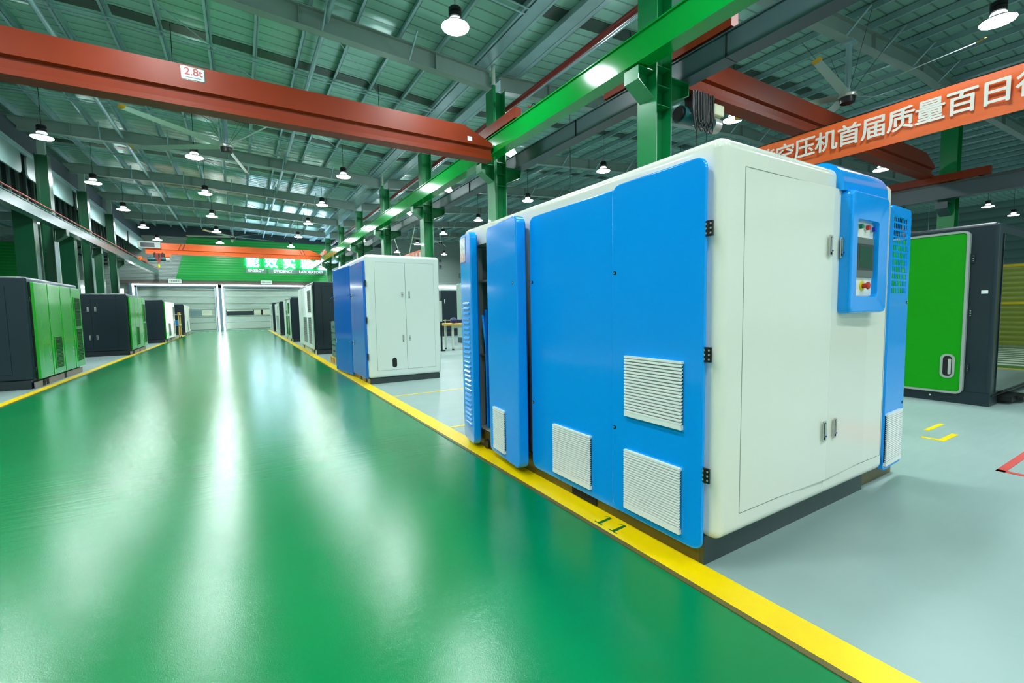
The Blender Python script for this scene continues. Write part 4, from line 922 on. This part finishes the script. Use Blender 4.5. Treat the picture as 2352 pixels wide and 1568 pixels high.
# ================================================================== FANS
def fan(label, x, y, z, a0, n=5, R=2.75, ztop=7.45):
    t = thing('ceiling_fan', label, 'fan', (x, y, z), 'big ceiling fans')
    mb = MB(); mb.cyl(GALV, (x, y, z+.1), (x, y, ztop), .06); mb.box(GALV, x-.14, x+.14, y-.12, y+.12, ztop-.05, ztop+.02); obj('drop_rod', mb, t)
    mb = MB(); mb.lathe(BLACK, [(.1, -.16), (.15, -.14), (.16, -.02), (.13, .0)], (x, y, z), 24); mb.lathe(STEEL, [(.19, -.02), (.2, .0), (.2, .05), (.1, .1)], (x, y, z), 24); obj('motor_hub', mb, t)
    for k in range(n):
        a = math.radians(a0+360*k/n); u = Vector((math.cos(a), math.sin(a), 0)); v = Vector((-math.sin(a), math.cos(a), 0)); q = []
        for rr, w_, tw in ((.18, .075, .05), (.5, .08, .045), (R-.02, .07, .03)):
            c = Vector((x, y, z+.03))+u*rr; q.append([c+v*w_+Vector((0, 0, tw)), c+v*w_*.2+Vector((0, 0, .02)), c-v*w_-Vector((0, 0, tw)), c-v*w_*.1-Vector((0, 0, .006))])
        mb = MB(); mb.loft(FANM, q); b = obj('blade', mb, t)
        c = Vector((x, y, z+.03))+u*(R+.03); mb = MB(); mb.loft(TIP, [[c-u*.06+v*.095+Vector((0, 0, .035)), c-u*.06-v*.095-Vector((0, 0, .03)), c-u*.06-Vector((0, 0, .02))], [c+u*.05+v*.07+Vector((0, 0, .05)), c+u*.05-v*.07-Vector((0, 0, .0)), c+u*.05+Vector((0, 0, .03))]]); obj('blade_tip', mb, b)
    for k in range(4):
        a = math.radians(45+90*k); mb = MB(); mb.cyl(CABLE, (x+.12*math.cos(a), y+.12*math.sin(a), z+.15), (x+1.0*math.cos(a), y+1.0*math.sin(a), ztop+.15), .005, seg=4); obj('guy_wire', mb, t)
    return t
fan('large five-bladed ceiling fan above the aisle just past the near crane', -.11, S*3, 6.22, -66, 5, 2.75, 7.36)
fan('large ceiling fan with yellow blade tips hung above the orange banner', 12.7, S, 6.22, 190, 5, 2.35, 7.47)
fan('small-looking distant ceiling fan above the far crane', -.2, S*7, 6.66, 20, 5, 2.75, 7.36)
fan('distant ceiling fan seen above the smaller white machine', 13.2, S*6+.1, 6.45, -86, 5, 2.6, 7.5)

# ================================================================== LAMPS
def make_lamp(x, y, z, label, tilt=0, ztop=7.5):
    t = thing('pendant_lamp', label, 'lamp', (x, y, z), 'round high-bay lamps')
    mb = MB(); mb.cyl(CABLE, (x, y, z+.36), (x, y, ztop), .008, seg=6); obj('cord', mb, t)
    ax = Vector((math.sin(tilt), 0, math.cos(tilt))); c = Vector((x, y, z+.36))-ax*.36
    mb = MB(); mb.lathe(BLACK, [(.09, .16), (.115, .18), (.12, .24), (.10, .25), (.10, .26), (.12, .27), (.12, .33), (.09, .36)], c, 20, ax); obj('driver_housing', mb, t)
    mb = MB(); mb.lathe(LAMPS, [(.12, .105), (.12, .135), (.10, .16)], c, 20, ax); obj('neck_ring', mb, t)
    mb = MB(); mb.lathe(LAMPR, [(.255, .01), (.25, .035), (.16, .075), (.11, .105)], c, 28, ax); obj('reflector', mb, t)
    mb = MB(); mb.lathe(LAMPG, [(.247, -.004), (.252, .009)], c, 28, ax); obj('lens', mb, t)
    return t
ZL = 6.56
files = [(-4.73, 'left file of the aisle bay', range(-1, 8)), (-1.06, 'middle file of the aisle bay', range(-2, 8)), (3.71, 'right file of the aisle bay', range(-2, 8)),
         (8.25, 'left file of the right bay', range(-1, 8)), (12.3, 'middle file of the right bay', range(-1, 8)), (16.8, 'right file of the right bay', (2, 4, 7)), ]
proto = {}
def put(x, y, z, label, rot=0):
    key = round(x, 1)
    if key not in proto: proto[key] = make_lamp(x, y, z, label, math.radians(28) if key in (8.2, 8.3) else 0, (zs(x) if x > -7 else 6.82))
    else: o = copytree(proto[key]); o.location = (x, y, z); o['label'] = label; return o
    o = proto[key]
    if rot: o.rotation_euler = (0, rot, 0)
    return o
for x, nm, ks in files:
    ks = list(ks)
    for k in ks:
        put(*((x, S*(k+.5), ZL) if (x, k) != (12.3, 0) else (12.4, 2.8, 6.5)), 'round pendant lamp, %s from the far wall in the %s' % (ORD[7-k], nm))
put(12.5, 2.75, ZL, 'large pendant lamp at the top right corner, nearest of all') if False else None
for i, (x, y) in enumerate(((22.1, 8.05), (31.1, 8.05), (36.2, 8.15), (41.3, 8.15))):
    put(x, y, ZL, 'round pendant lamp above the dark machine at far right, %s from the left' % ORD[i])
put(-8.95, 33.1, 6.2, 'round pendant lamp behind the left columns, under the crane rail')
